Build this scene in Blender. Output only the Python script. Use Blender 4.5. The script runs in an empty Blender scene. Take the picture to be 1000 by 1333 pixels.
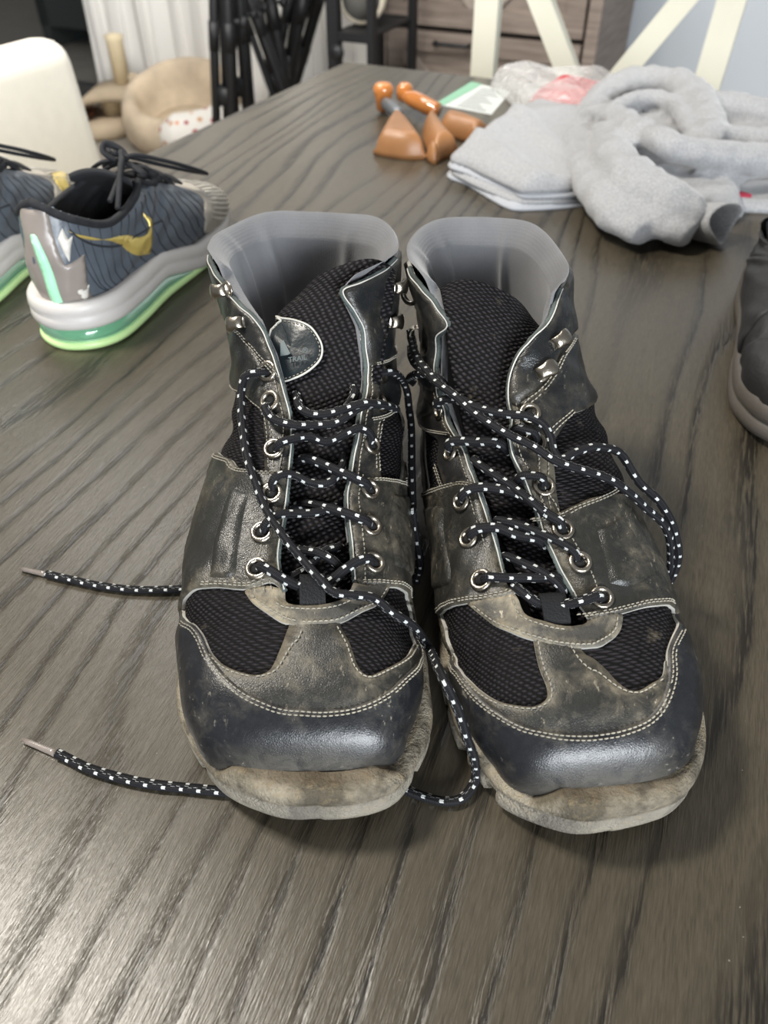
import bpy, bmesh, math, random
import numpy as np
from mathutils import Vector, Matrix
from mathutils.bvhtree import BVHTree
from mathutils.geometry import delaunay_2d_cdt
random.seed(7); rng = np.random.default_rng(7)
SC = bpy.context.scene; COL = SC.collection
# ---- camera
cam_d = bpy.data.cameras.new('camera'); cam = bpy.data.objects.new('camera', cam_d); COL.objects.link(cam)
cam.location = (0, 0, 0.75+0.36); cam.rotation_euler = (math.radians(90-41.8), 0, 0)
cam_d.sensor_fit = 'HORIZONTAL'; cam_d.sensor_width = 36; cam_d.lens = 36*1.017; cam_d.clip_start = .02
cam_d.dof.use_dof = True; cam_d.dof.focus_distance = .41; cam_d.dof.aperture_fstop = 13.0
SC.camera = cam
# ---- exposure and colour
SC.view_settings.view_transform = 'Standard'; SC.view_settings.look = 'None'
SC.view_settings.exposure = 0.0; SC.view_settings.gamma = 1.0; SC.view_settings.use_curve_mapping = False
# ---- world: even daylight bounced round the bright room
W = bpy.data.worlds.new('room_light'); SC.world = W; W.use_nodes = True
W.node_tree.nodes['Background'].inputs[0].default_value = (.97, .985, 1.0, 1)
W.node_tree.nodes['Background'].inputs[1].default_value = 0.27
def area(name, loc, target, sx, sy, power, col=(1, 1, 1)):
    d = bpy.data.lights.new(name, 'AREA'); d.shape = 'RECTANGLE'; d.size = sx; d.size_y = sy; d.energy = power; d.color = col
    o = bpy.data.objects.new(name, d); COL.objects.link(o); o.location = loc
    o.rotation_euler = (Vector(target)-Vector(loc)).to_track_quat('-Z', 'Y').to_euler()
    return o
area('window_daylight', (.9, -2.6, 1.45), (0, .3, .8), 1.6, 1.1, 175, (.90, .95, 1))
area('ceiling_lamp', (-.95, .62, 2.45), (-.2, .3, .75), .30, .30, 46, (1, .94, .84))
area('ceiling_panel', (-.74, 1.95, 2.45), (-.1, .5, .75), .8, .6, 14, (1, .98, .94))
area('background_fill', (-.5, 1.7, 2.5), (-1.0, 4.2, .6), 2.4, .6, 84, (1, .985, .96))  # added fill light, unseen, aimed away from the table to brighten the background
# ---------------------------------------------------------------- numeric helpers (metres; table top is z = TZ)
FPX = 1017.0; PITCH = math.radians(41.8); CAMH = 0.36; TZ = 0.75
_F = np.array([0, math.cos(PITCH), -math.sin(PITCH)]); _U = np.array([0, math.sin(PITCH), math.cos(PITCH)]); _R = np.array([1., 0, 0])
def ray(x, y):
    return _F + (x-500)/FPX*_R - (y-666.5)/FPX*_U
def at(x, y, z=0.0):
    """point at height z above the table top seen at (x, y) of the 1000x1333 frame"""
    d = ray(x, y); t = (z-CAMH)/d[2]
    return np.array([0, 0, CAMH]) + t*d
def aty(x, y, Y):
    """point at depth Y seen at (x, y)"""
    d = ray(x, y); t = Y/d[1]
    return np.array([0, 0, CAMH]) + t*d

def spline(xs, ys, x):
    """monotone-ish cubic (Catmull-Rom) interpolation of rows ys over xs, vectorised in x"""
    xs = np.asarray(xs, float); ys = np.asarray(ys, float); x = np.asarray(x, float)
    one = ys.ndim == 1
    if one: ys = ys[:, None]
    m = np.zeros_like(ys)
    d = (ys[1:]-ys[:-1])/(xs[1:]-xs[:-1])[:, None]
    m[0] = d[0]; m[-1] = d[-1]
    h = (xs[1:]-xs[:-1])[:, None]
    m[1:-1] = (d[:-1]*h[1:]+d[1:]*h[:-1])/(h[:-1]+h[1:])
    i = np.clip(np.searchsorted(xs, x, side='right')-1, 0, len(xs)-2)
    H = (xs[i+1]-xs[i]); t = (x-xs[i])/H
    t = np.clip(t, -.2, 1.2)[..., None]; H = H[..., None]
    r = (2*t**3-3*t**2+1)*ys[i]+(t**3-2*t**2+t)*H*m[i]+(-2*t**3+3*t**2)*ys[i+1]+(t**3-t**2)*H*m[i+1]
    return r[..., 0] if one else r

def catmull(P, n=8, closed=False):
    """smooth curve through P; a point given twice in a row is a sharp corner"""
    P = [np.asarray(p, float) for p in P]; N = len(P); out = []
    rng = range(N if closed else N-1)
    for i in rng:
        a, b = P[i], P[(i+1) % N]
        if np.allclose(a, b): continue
        if closed: p0, p3 = P[(i-1) % N], P[(i+2) % N]
        else: p0 = P[i-1] if i > 0 else 2*a-b; p3 = P[i+2] if i+2 < N else 2*b-a
        m1 = (b-p0)/2; m2 = (p3-a)/2
        L = np.linalg.norm(b-a)
        if np.allclose(p0, a): m1 = (b-a)*.9
        if np.allclose(p3, b): m2 = (b-a)*.9
        for m in (m1, m2):
            q = np.linalg.norm(m)
            if q > 1.5*L: m *= 1.5*L/q
        for k in range(n):
            t = k/n
            out.append((2*t**3-3*t**2+1)*a+(t**3-2*t**2+t)*m1+(-2*t**3+3*t**2)*b+(t**3-t**2)*m2)
    if not closed: out.append(P[-1])
    return np.array(out)

# ---------------------------------------------------------------- the boot last: S(u, v), u toe -> collar, v -1..1 around, 0 = front centre
class Last:
    def __init__(s, heel, head, rows, bend, twist=0.0, lean=0.0):
        s.heel = np.array(heel, float); s.head = head; s.bend = bend
        r = np.array(rows, float); s.us = r[:, 0]; s.r = r[:, 1:]; s.lean = lean
        s.f = np.array([math.sin(head), -math.cos(head), 0]); s.l = np.array([math.cos(head), math.sin(head), 0])
    def loc(s, fs, y, z):
        """local (forward s, lateral y, up z) to world"""
        b = spline(s.bend[0], s.bend[1], fs)
        fs = np.asarray(fs, float); y = np.asarray(y, float)+b+s.lean*np.clip(np.asarray(z)-.06, 0, 1); z = np.asarray(z, float)
        return s.heel+fs[..., None]*s.f+y[..., None]*s.l+z[..., None]*np.array([0, 0, 1.])
    def S(s, u, v, off=0.0):
        u = np.asarray(u, float); v = np.asarray(v, float)
        u, v = np.broadcast_arrays(u, v)
        P = s._S(u, v)
        if np.any(off):
            e = 2e-3
            a = s._S(u+e, v)-s._S(u-e, v); b = s._S(u, v+e)-s._S(u, v-e)
            n = np.cross(b, a); n /= (np.linalg.norm(n, axis=-1, keepdims=True)+1e-12)
            P = P+n*np.asarray(off)[..., None] if np.ndim(off) else P+n*off
        return P
    def _S(s, u, v):
        R = spline(s.us, s.r, u)
        Ts, Tz, Bs, Bz, wl, wr, e, k = [R[..., i] for i in range(8)]
        sg = np.sign(v); a = np.abs(v)
        over = a > 1; a = np.where(over, 2-a, a); sg = np.where(over, -sg, sg)
        th = a*math.pi
        sn = np.sin(th)+1e-9; cs = np.cos(th)
        w = np.where(sg > 0, wr, wl)
        y = sg*w*np.power(np.abs(sn), np.where(a < .5, k, e))
        t = .5-.5*np.sign(cs)*np.power(np.abs(cs), .9)
        return s.loc(Ts+(Bs-Ts)*t, y, Tz+(Bz-Tz)*t)

#      u    T(s,z)       B(s,z)       wl    wr    e    k      (wl: towards -lateral, image left)
ROWS_L = [
 (0.00, .321, .032,   .321, .022,  .016, .016, .60, .60),
 (0.03, .316, .048,   .314, .016,  .038, .038, .60, .60),
 (0.08, .303, .060,   .298, .012,  .050, .049, .62, .62),
 (0.15, .286, .067,   .275, .010,  .056, .058, .66, .66),
 (0.25, .260, .073,   .240, .008,  .0605, .0575, .70, .70),
 (0.35, .236, .082,   .195, .008,  .0625, .0570, .74, .74),
 (0.45, .212, .092,   .140, .010,  .062, .0565, .78, .78),
 (0.55, .190, .104,   .075, .012,  .057, .056, .80, .80),
 (0.65, .168, .117,   .015, .020,  .049, .057, .82, .82),
 (0.75, .150, .131,   .000, .055,  .046, .052, .84, .84),
 (0.87, .132, .150,   .004, .105,  .047, .0515, .80, .90),
 (1.00, .116, .171,   .000, .164,  .055, .0535, .75, 1.15),
]
ROWS_R = [
 (0.00, .322, .032,   .322, .022,  .016, .016, .60, .60),
 (0.03, .317, .048,   .315, .016,  .036, .034, .60, .60),
 (0.08, .304, .060,   .299, .012,  .047, .047, .62, .62),
 (0.15, .286, .067,   .275, .010,  .056, .056, .66, .66),
 (0.25, .260, .073,   .240, .008,  .058, .0595, .70, .70),
 (0.35, .236, .082,   .195, .008,  .0585, .0600, .74, .74),
 (0.45, .212, .092,   .140, .010,  .055, .0585, .78, .78),
 (0.55, .190, .104,   .075, .012,  .055, .0575, .80, .80),
 (0.65, .168, .117,   .015, .020,  .051, .054, .82, .82),
 (0.75, .150, .130,   .000, .055,  .049, .048, .84, .84),
 (0.87, .133, .146,   .004, .105,  .0455, .040, .80, .88),
 (1.00, .116, .164,   .000, .164,  .051, .037, .75, 1.05),
]
BEND_L = ((0., .08, .16, .24, .28, .33), (0., 0., .001, .001, .003, .008))
BEND_R = ((0., .08, .16, .24, .33), (0., 0., .000, .000, .000))
LAST_L = Last((-.0470, .508, 0), 0.01, ROWS_L, BEND_L)
LAST_R = Last((.0680, .500, 0), 0.10, ROWS_R, BEND_R, lean=-.07)
# ---------------------------------------------------------------- object helpers
def setp(o, label=None, cat=None, group=None, kind=None):
    if label: o['label'] = label
    if cat: o['category'] = cat
    if group: o['group'] = group
    if kind: o['kind'] = kind
    return o
def thing(name, label, cat, loc=(0, 0, 0), group=None):
    o = bpy.data.objects.new(name, None); COL.objects.link(o); o.location = loc; o.empty_display_size = .02
    return setp(o, label, cat, group)
def mk(name, verts, faces, mats, parent=None, smooth=True, mi=None, uv=None, attr=None, label=None, cat=None, group=None, kind=None, org=None):
    """world-space verts -> one mesh object; the object sits at its parent's origin (or at org)"""
    V = np.asarray(verts, float).reshape(-1, 3)
    o0 = np.zeros(3)
    if parent is not None: o0 = np.array(parent.matrix_world_loc) if hasattr(parent, 'matrix_world_loc') else wloc(parent)
    elif org is not None: o0 = np.array(org, float)
    else:
        o0 = np.array([V[:, 0].mean(), V[:, 1].mean(), V[:, 2].min()])
    me = bpy.data.meshes.new(name)
    me.from_pydata((V-o0).tolist(), [], faces)
    if not isinstance(mats, (list, tuple)): mats = [mats]
    for m in mats: me.materials.append(m)
    if mi is not None: me.polygons.foreach_set('material_index', np.asarray(mi, dtype=np.int32))
    if smooth: me.polygons.foreach_set('use_smooth', [True]*len(me.polygons))
    if uv is not None:
        l = me.uv_layers.new(name='UVMap'); li = np.empty(len(me.loops), dtype=np.int32); me.loops.foreach_get('vertex_index', li)
        l.data.foreach_set('uv', np.asarray(uv, float)[li].ravel())
    if attr:
        for k, a in attr.items():
            at_ = me.attributes.new(k, 'FLOAT', 'POINT'); at_.data.foreach_set('value', np.asarray(a, float))
    me.update()
    o = bpy.data.objects.new(name, me); COL.objects.link(o)
    if parent is not None: o.parent = parent
    else: o.location = o0
    return setp(o, label, cat, group, kind)
def wloc(o):
    p = np.array(o.location); 
    while o.parent is not None: o = o.parent; p = p+np.array(o.location)
    return p
def gridfaces(n, m, closed_m=False, off=0, flip=False):
    f = []
    for i in range(n-1):
        for j in range(m if closed_m else m-1):
            k = (j+1) % m
            q = (off+i*m+j, off+(i+1)*m+j, off+(i+1)*m+k, off+i*m+k)
            f.append(q[::-1] if flip else q)
    return f
class MB:
    """collects shapes into one mesh"""
    def __init__(s): s.v = []; s.f = []; s.n = 0; s.mi = []; s.uv = []
    def add(s, V, F, mi=0, uv=None):
        V = np.asarray(V, float).reshape(-1, 3)
        s.v.append(V); s.f += [tuple(i+s.n for i in q) for q in F]; s.mi += [mi]*len(F)
        s.uv.append(np.asarray(uv, float) if uv is not None else V[:, :2]*1.0); s.n += len(V); return s
    def box(s, c, d, rz=0, mi=0, M=None):
        c = np.array(c, float); h = np.array(d, float)/2
        V = np.array([[x, y, z] for x in (-1, 1) for y in (-1, 1) for z in (-1, 1)])*h
        if M is not None: V = V@np.array(M).T
        if rz: V = V@np.array([[math.cos(rz), -math.sin(rz), 0], [math.sin(rz), math.cos(rz), 0], [0, 0, 1]]).T
        return s.add(V+c, [(0, 1, 3, 2), (4, 6, 7, 5), (0, 4, 5, 1), (2, 3, 7, 6), (0, 2, 6, 4), (1, 5, 7, 3)], mi)
    def tube(s, P, r, n=10, mi=0, flat=1.0, cap=True, closed=False, up=None):
        V, F, uv = tube(P, r, n, flat, cap, closed, up); return s.add(V, F, mi, uv)
    def build(s, name, mats, parent=None, smooth=True, **k):
        return mk(name, np.concatenate(s.v), s.f, mats, parent, smooth, mi=s.mi, uv=np.concatenate(s.uv), **k)
def frames(P, closed=False, up=None):
    P = np.asarray(P, float); n = len(P)
    if closed: T = np.roll(P, -1, 0)-np.roll(P, 1, 0)
    else: T = np.gradient(P, axis=0)
    T /= np.linalg.norm(T, axis=1, keepdims=True)+1e-12
    N = np.zeros_like(P)
    a = np.array(up if up is not None else (0, 0, 1.), float)
    if abs(T[0]@a) > .95: a = np.array([1., 0, 0])
    prev = a-T[0]*(a@T[0]); prev /= np.linalg.norm(prev)
    for i in range(n):
        if up is not None:
            q = np.array(up, float)-T[i]*(np.array(up, float)@T[i])
            if np.linalg.norm(q) > .15: prev = q
            else: prev = prev-T[i]*(prev@T[i])
        else: prev = prev-T[i]*(prev@T[i])
        prev = prev/(np.linalg.norm(prev)+1e-12); N[i] = prev
    return T, N, np.cross(T, N)
def tube(P, r, n=10, flat=1.0, cap=True, closed=False, up=None):
    P = np.asarray(P, float); T, N, B = frames(P, closed, up)
    r = np.broadcast_to(np.asarray(r, float), (len(P),))
    a = np.linspace(0, 2*math.pi, n, endpoint=False)
    V = P[:, None]+r[:, None, None]*(np.cos(a)[None, :, None]*N[:, None]*flat+np.sin(a)[None, :, None]*B[:, None])
    L = np.concatenate([[0], np.cumsum(np.linalg.norm(np.diff(P, axis=0), axis=1))])
    uv = np.stack([np.repeat(L, n), np.tile(a/(2*math.pi), len(P))], 1)
    F = gridfaces(len(P), n, True)
    if closed:
        m = len(P)
        for j in range(n): F.append(((m-1)*n+j, j, (j+1) % n, (m-1)*n+(j+1) % n))
    V = V.reshape(-1, 3)
    if cap and not closed:
        F.append(tuple(range(n))); F.append(tuple(range((len(P)-1)*n, len(P)*n))[::-1])
    return V, F, uv
def lathe(prof, n=24, c=(0, 0, 0), M=None):
    prof = np.asarray(prof, float); a = np.linspace(0, 2*math.pi, n, endpoint=False)
    V = np.stack([prof[:, 0:1]*np.cos(a), prof[:, 0:1]*np.sin(a), np.repeat(prof[:, 1:2], n, 1)], -1).reshape(-1, 3)
    if M is not None: V = V@np.asarray(M).T
    F = gridfaces(len(prof), n, True, flip=True)
    F.append(tuple(range(n))[::-1]); F.append(tuple(range((len(prof)-1)*n, len(prof)*n)))
    return V+np.array(c, float), F
def basis(nrm, up=(0, 0, 1)):
    z = np.array(nrm, float); z /= np.linalg.norm(z); x = np.cross(up, z)
    if np.linalg.norm(x) < 1e-3: x = np.array([1., 0, 0])
    x /= np.linalg.norm(x); return np.stack([x, np.cross(z, x), z], 1)
def TZv(P): P = np.array(P, float); P[..., 2] += TZ; return P

# ---------------------------------------------------------------- materials
class NT:
    def __init__(s, name):
        s.m = bpy.data.materials.new(name); s.m.use_nodes = True; s.t = s.m.node_tree; s.n = s.t.nodes; s.b = s.n['Principled BSDF']
    def a(s, typ, ins=None, **kw):
        x = s.n.new(typ)
        for k, v in kw.items(): setattr(x, k, v)
        for k, v in (ins or {}).items():
            if isinstance(v, bpy.types.NodeSocket): s.t.links.new(v, x.inputs[k])
            else: x.inputs[k].default_value = v
        return x
    def L(s, o, i): s.t.links.new(o, i)
    def set(s, **kw):
        for k, v in kw.items():
            k = {'col': 'Base Color', 'rough': 'Roughness', 'metal': 'Metallic', 'nrm': 'Normal', 'spec': 'Specular IOR Level', 'coat': 'Coat Weight', 'crough': 'Coat Roughness', 'trans': 'Transmission Weight', 'alpha': 'Alpha', 'sheen': 'Sheen Weight', 'sss': 'Subsurface Weight', 'ior': 'IOR', 'sheenr': 'Sheen Roughness', 'emi': 'Emission Color', 'emis': 'Emission Strength'}[k]
            if isinstance(v, bpy.types.NodeSocket): s.L(v, s.b.inputs[k])
            else: s.b.inputs[k].default_value = (*v, 1) if isinstance(v, tuple) and len(v) == 3 else v
        return s.m
    def co(s, kind='Object', scale=(1, 1, 1), rot=(0, 0, 0), loc=(0, 0, 0)):
        c = s.a('ShaderNodeTexCoord'); mp = s.a('ShaderNodeMapping', {'Vector': c.outputs[kind], 'Scale': scale, 'Rotation': rot, 'Location': loc}); return mp.outputs[0]
    def noise(s, vec, sc, det=4, rough=.55, dist=0.): return s.a('ShaderNodeTexNoise', {'Vector': vec, 'Scale': sc, 'Detail': det, 'Roughness': rough, 'Distortion': dist}).outputs['Fac']
    def ramp(s, f, stops, interp='LINEAR'):
        r = s.a('ShaderNodeValToRGB', {'Fac': f}); e = r.color_ramp.elements; r.color_ramp.interpolation = interp
        while len(e) < len(stops): e.new(.5)
        for q, (p, c) in zip(e, stops):
            q.position = p; q.color = (c, c, c, 1) if isinstance(c, (int, float)) else (*c, 1)
        return r.outputs[0]
    def mix(s, f, a, b, mode='MIX'):
        x = s.a('ShaderNodeMix', data_type='RGBA', blend_type=mode)
        for k, v in ((0, f), (6, a), (7, b)):
            if isinstance(v, bpy.types.NodeSocket): s.L(v, x.inputs[k])
            else: x.inputs[k].default_value = v if k == 0 else (*v, 1)
        return x.outputs[2]
    def math(s, op, a, b=0., c=None):
        x = s.a('ShaderNodeMath', operation=op)
        for k, v in ((0, a), (1, b)) + (((2, c),) if c is not None else ()):
            if isinstance(v, bpy.types.NodeSocket): s.L(v, x.inputs[k])
            else: x.inputs[k].default_value = v
        return x.outputs[0]
    def bump(s, h, st=.3, d=.001, n=None):
        i = {'Height': h, 'Strength': st, 'Distance': d}
        if n is not None: i['Normal'] = n
        return s.a('ShaderNodeBump', i).outputs[0]
    def attr(s, name): return s.a('ShaderNodeAttribute', attribute_name=name).outputs['Fac']
def simple(name, col, rough=.5, metal=0., bump=0, bs=200, var=.0, **k):
    t = NT(name); c = t.co()
    if var:
        n = t.noise(c, 9 if bs < 300 else 40, 5); t.set(col=t.ramp(n, [(.3, tuple(x*(1-var) for x in col)), (.7, tuple(min(1, x*(1+var)) for x in col))]))
    else: t.set(col=col)
    if bump: t.set(nrm=t.bump(t.noise(c, bs, 4), bump, .002))
    return t.set(rough=rough, metal=metal, **k)
def leather(name, col, dust, rough, dustamt=.5, scuff=.3, bump=.35):
    t = NT(name); c = t.co()
    big = t.noise(c, 26, 5, .65); fine = t.noise(c, 260, 6, .7); mid = t.noise(c, 90, 6, .75, .6)
    edge = t.attr('edge')                       # 0 at a panel's cut edge, 1 well inside
    e = t.math('MULTIPLY', t.math('SUBTRACT', 1., edge), .13)
    f = t.math('ADD', t.math('ADD', t.math('MULTIPLY', big, .55), t.math('MULTIPLY', mid, .45)), e)
    d = t.ramp(f, [(.49, 0.), (.57, .30), (.67, 1.)])
    d = t.math('MULTIPLY', d, dustamt)
    lw = t.math('MULTIPLY', t.attr('low'), t.ramp(mid, [(.38, .25), (.56, 1.)])); d = t.math('MAXIMUM', d, t.math('MULTIPLY', lw, .30))
    sc = t.ramp(t.noise(t.co(scale=(1, .35, 1), rot=(.3, .4, .9)), 300, 3, .8), [(.62, 0.), (.70, 1.)])
    sc = t.math('MULTIPLY', t.math('MULTIPLY', sc, scuff), t.ramp(big, [(.45, 0.), (.6, 1.)]))
    base = t.mix(t.ramp(fine, [(.35, 0.), (.75, .35)]), col, tuple(min(1, x*1.9+.004) for x in col))
    k = t.mix(d, base, dust); k = t.mix(sc, k, tuple(min(1, x*1.5+.04) for x in dust))
    rr = t.math('ADD', t.math('MULTIPLY', d, .45), t.math('MULTIPLY_ADD', fine, .18, rough-.09))
    vor = t.a('ShaderNodeTexVoronoi', {'Vector': c, 'Scale': 900.}, feature='DISTANCE_TO_EDGE').outputs['Distance']
    h = t.math('ADD', t.math('MULTIPLY', vor, .5), t.math('MULTIPLY', mid, 1.2))
    return t.set(col=k, rough=rr, nrm=t.bump(h, bump, .0012), spec=.5)
M = {}
BLK = (.013, .014, .016); DUST = (.25, .215, .155); PALE = (.33, .31, .26)
M['quarter'] = leather('dusty_black_leather', (.012, .012, .012), DUST, .33, .42, .45)
M['quarter2'] = leather('worn_muddy_leather', (.016, .016, .014), DUST, .34, .42, .55)
M['toe'] = leather('polished_toe_leather', (.010, .0108, .013), (.22, .20, .16), .31, .28, .6, .20)
M['vamp'] = leather('scuffed_vamp_leather', (.018, .018, .016), DUST, .38, .55, .7)
M['ring'] = leather('pale_dusty_leather', (.040, .038, .033), (.36, .31, .22), .52, .75, .7)
M['upperleather'] = leather('dark_ankle_leather', (.008, .009, .010), DUST, .30, .14, .2)
M['rawedge'] = simple('raw_leather_edge', (.36, .35, .32), .8, bump=.3, bs=500, var=.35)
def meshfab(name, c0, c1, sc, r=.75):
    t = NT(name); uv = t.co('UV', (sc, sc*.8, 1), (0, 0, .5))
    v = t.a('ShaderNodeTexVoronoi', {'Vector': uv, 'Scale': 1., 'Randomness': .18}).outputs['Distance']
    h = t.ramp(v, [(.12, 1.), (.5, 0.)])
    dn = t.noise(t.co(), 60, 5, .7)
    c = t.mix(h, c0, c1); c = t.mix(t.ramp(dn, [(.62, 0.), (.8, .35)]), c, DUST)
    return t.set(col=c, rough=r, nrm=t.bump(h, 1., .0014), spec=.15)
M['mesh'] = meshfab('black_mesh_fabric', (.002, .002, .002), (.034, .029, .034), 340)
M['tonguemesh'] = meshfab('tongue_mesh_fabric', (.002, .002, .002), (.045, .040, .046), 400)
t = NT('grey_collar_lining'); c = t.co(); uv = t.co('UV', (900, 900, 1))
w = t.a('ShaderNodeTexVoronoi', {'Vector': uv, 'Scale': 1., 'Randomness': .3}).outputs['Distance']
M['lining'] = t.set(col=t.mix(t.noise(c, 30, 4), (.105, .107, .112), (.195, .196, .205)), rough=.85, nrm=t.bump(w, .3, .0008), sheen=.25, spec=.2)
M['binding'] = simple('frayed_edge_binding', (.060, .075, .072), .8, bump=.5, bs=900, var=.6)
M['thread'] = simple('pale_thread', (.27, .25, .205), .8, var=.4)
M['threadw'] = simple('whitish_thread', (.50, .49, .45), .8, var=.4)
M['nickel'] = simple('aged_nickel', (.40, .36, .30), .28, 1.0, bump=.15, bs=400, var=.25)
M['hole'] = simple('black_hole', (.004, .004, .004), .9)
M['webbing'] = simple('black_webbing', (.012, .012, .013), .7, bump=.5, bs=900)
M['insole'] = simple('dark_insole', (.02, .02, .02), .9)
# dusty rubber of the soles
t = NT('dusty_sole_rubber'); c = t.co(); a = t.noise(c, 22, 5, .65); b = t.noise(c, 110, 6, .75); g = t.noise(c, 600, 3)
col = t.mix(t.ramp(a, [(.40, 0.), (.58, 1.)]), (.10, .085, .06), (.32, .28, .21))
col = t.mix(t.ramp(b, [(.52, 0.), (.68, .55)]), col, (.33, .25, .14))
col = t.mix(t.ramp(t.attr('groove'), [(0., 0.), (1., .85)]), col, (.10, .07, .04))
col = t.mix(t.ramp(t.noise(c, 48, 3), [(.56, 0.), (.64, .75)]), col, (.055, .045, .032))
col = t.mix(t.math('MULTIPLY', t.attr('lower_band'), .40), col, (.33, .31, .27))
M['sole'] = t.set(col=col, rough=.72, nrm=t.bump(t.math('ADD', t.math('MULTIPLY', b, 3.), g), .8, .0022), spec=.35)
# braided lace: black with two rows of white flecks
t = NT('braided_lace'); u = t.a('ShaderNodeTexCoord').outputs['UV']; sp = t.a('ShaderNodeSeparateXYZ', {'Vector': u}); U, V = sp.outputs[0], sp.outputs[1]
def lane(off, ph):
    dv = t.math('ABSOLUTE', t.math('SUBTRACT', t.math('PINGPONG', t.math('SUBTRACT', V, off), .5), 0.))
    inl = t.math('LESS_THAN', dv, .052)
    fr = t.math('FRACT', t.math('ADD', t.math('MULTIPLY', U, 112.), t.math('ADD', ph, t.math('MULTIPLY', dv, .7))))
    return t.math('MULTIPLY', inl, t.math('LESS_THAN', fr, .22))
fl = t.math('MAXIMUM', t.math('MAXIMUM', lane(.10, 0.), lane(.37, .5)), t.math('MAXIMUM', lane(.60, .2), lane(.87, .7)))
br = t.math('MULTIPLY', t.math('SINE', t.math('MULTIPLY', t.math('ADD', U, t.math('MULTIPLY', V, .0075)), 4200.)), t.math('SINE', t.math('MULTIPLY', t.math('SUBTRACT', U, t.math('MULTIPLY', V, .0075)), 4200.)))
br = t.math('MULTIPLY_ADD', br, .5, .5)
col = t.mix(br, (.002, .002, .003), (.013, .013, .016)); col = t.mix(fl, col, (.55, .57, .56))
M['lace'] = t.set(col=col, rough=.7, spec=.25, nrm=t.bump(br, .6, .0006))
M['aglet'] = simple('clear_aglet', (.20, .17, .15), .18, coat=.6, var=.3)
# table wood
t = NT('dark_ash_wood'); GR = math.atan(.37)
c = t.co(rot=(0, 0, GR)); lo = t.a('ShaderNodeMapping', {'Vector': c, 'Scale': (4.2, .95, 1)}).outputs[0]
lo2 = t.a('ShaderNodeMapping', {'Vector': c, 'Scale': (16, 2.6, 1)}).outputs[0]
X = t.a('ShaderNodeSeparateXYZ', {'Vector': c}).outputs[0]
warp = t.math('ADD', t.math('MULTIPLY', t.noise(lo, 1.0, 2, .45), 9.5), t.math('MULTIPLY', t.noise(lo2, 1., 2, .5), .75))
jag = t.noise(t.a('ShaderNodeMapping', {'Vector': c, 'Scale': (90, 14, 1)}).outputs[0], 1., 4, .7)
fld = t.math('ADD', t.math('ADD', t.math('MULTIPLY', X, 34.), warp), t.math('MULTIPLY', jag, .38))
ring = t.math('FRACT', fld)                                   # saw: each growth ring ends in a dark line
late = t.ramp(ring, [(.0, .9), (.05, .35), (.15, .06), (.66, .10), (.80, .55), (.92, 1.)])
fib = t.noise(t.a('ShaderNodeMapping', {'Vector': c, 'Scale': (520, 34, 1)}).outputs[0], 1., 3, .6)
fib2 = t.noise(t.a('ShaderNodeMapping', {'Vector': c, 'Scale': (1500, 110, 1)}).outputs[0], 1., 2, .6)
pore = t.math('MULTIPLY', late, t.ramp(fib, [(.36, 0.), (.52, 1.)]))
amp = t.ramp(t.noise(t.a('ShaderNodeMapping', {'Vector': c, 'Scale': (9, 2.2, 1)}).outputs[0], 1., 3, .6), [(.34, .35), (.56, 1.)])
pore = t.math('MULTIPLY', pore, amp)
base = t.mix(t.ramp(fib, [(.3, 0.), (.7, 1.)]), (.041, .034, .023), (.067, .056, .039))
base = t.mix(t.ramp(fib2, [(.35, 0.), (.7, .5)]), base, (.108, .091, .064))
col = t.mix(t.math('MULTIPLY', pore, .92), base, (.010, .008, .006))
speck = t.ramp(t.noise(t.co(), 420, 1, .5), [(.80, 0.), (.83, .6)])
col = t.mix(speck, col, (.35, .33, .30))
M['table'] = t.set(col=col, rough=t.math('MULTIPLY_ADD', fib, .10, .26), nrm=t.bump(t.math('SUBTRACT', fib2, t.math('MULTIPLY', pore, 3.)), .25, .0007), spec=.5)
# ---------------------------------------------------------------- table
C0 = np.array([-.075, 1.719]); EX = np.array([.903, -.429]); EY = np.array([-.431, -.902]); TW, TL = 1.25, 2.3
def tpt(a, b, z): q = C0+EX*a+EY*b; return [q[0], q[1], z]
tab = thing('dining_table', 'large dark brown-grey ash wood table that carries the shoes and cloths', 'table', (*(C0+EX*TW/2+EY*TL/2), 0))
bv = .003; V = []; 
for ins, z in ((.004, TZ-.034), (0, TZ-.030), (0, TZ-bv), (.0009, TZ-.0009), (bv, TZ)):
    V += [tpt(ins, ins, z), tpt(TW-ins, ins, z), tpt(TW-ins, TL-ins, z), tpt(ins, TL-ins, z)]
F = gridfaces(5, 4, True)+[(0, 1, 2, 3), (16, 19, 18, 17)]
mk('tabletop', V, F, M['table'], tab, smooth=False)
for a in (.08, TW-.08):
    for b in (.08, TL-.08):
        mb = MB(); p = tpt(a, b, (TZ-.034)/2); mb.box(p, (.07, .07, TZ-.034), rz=math.atan2(EX[1], EX[0])); mb.build('leg', M['table'], tab, smooth=False)
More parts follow.
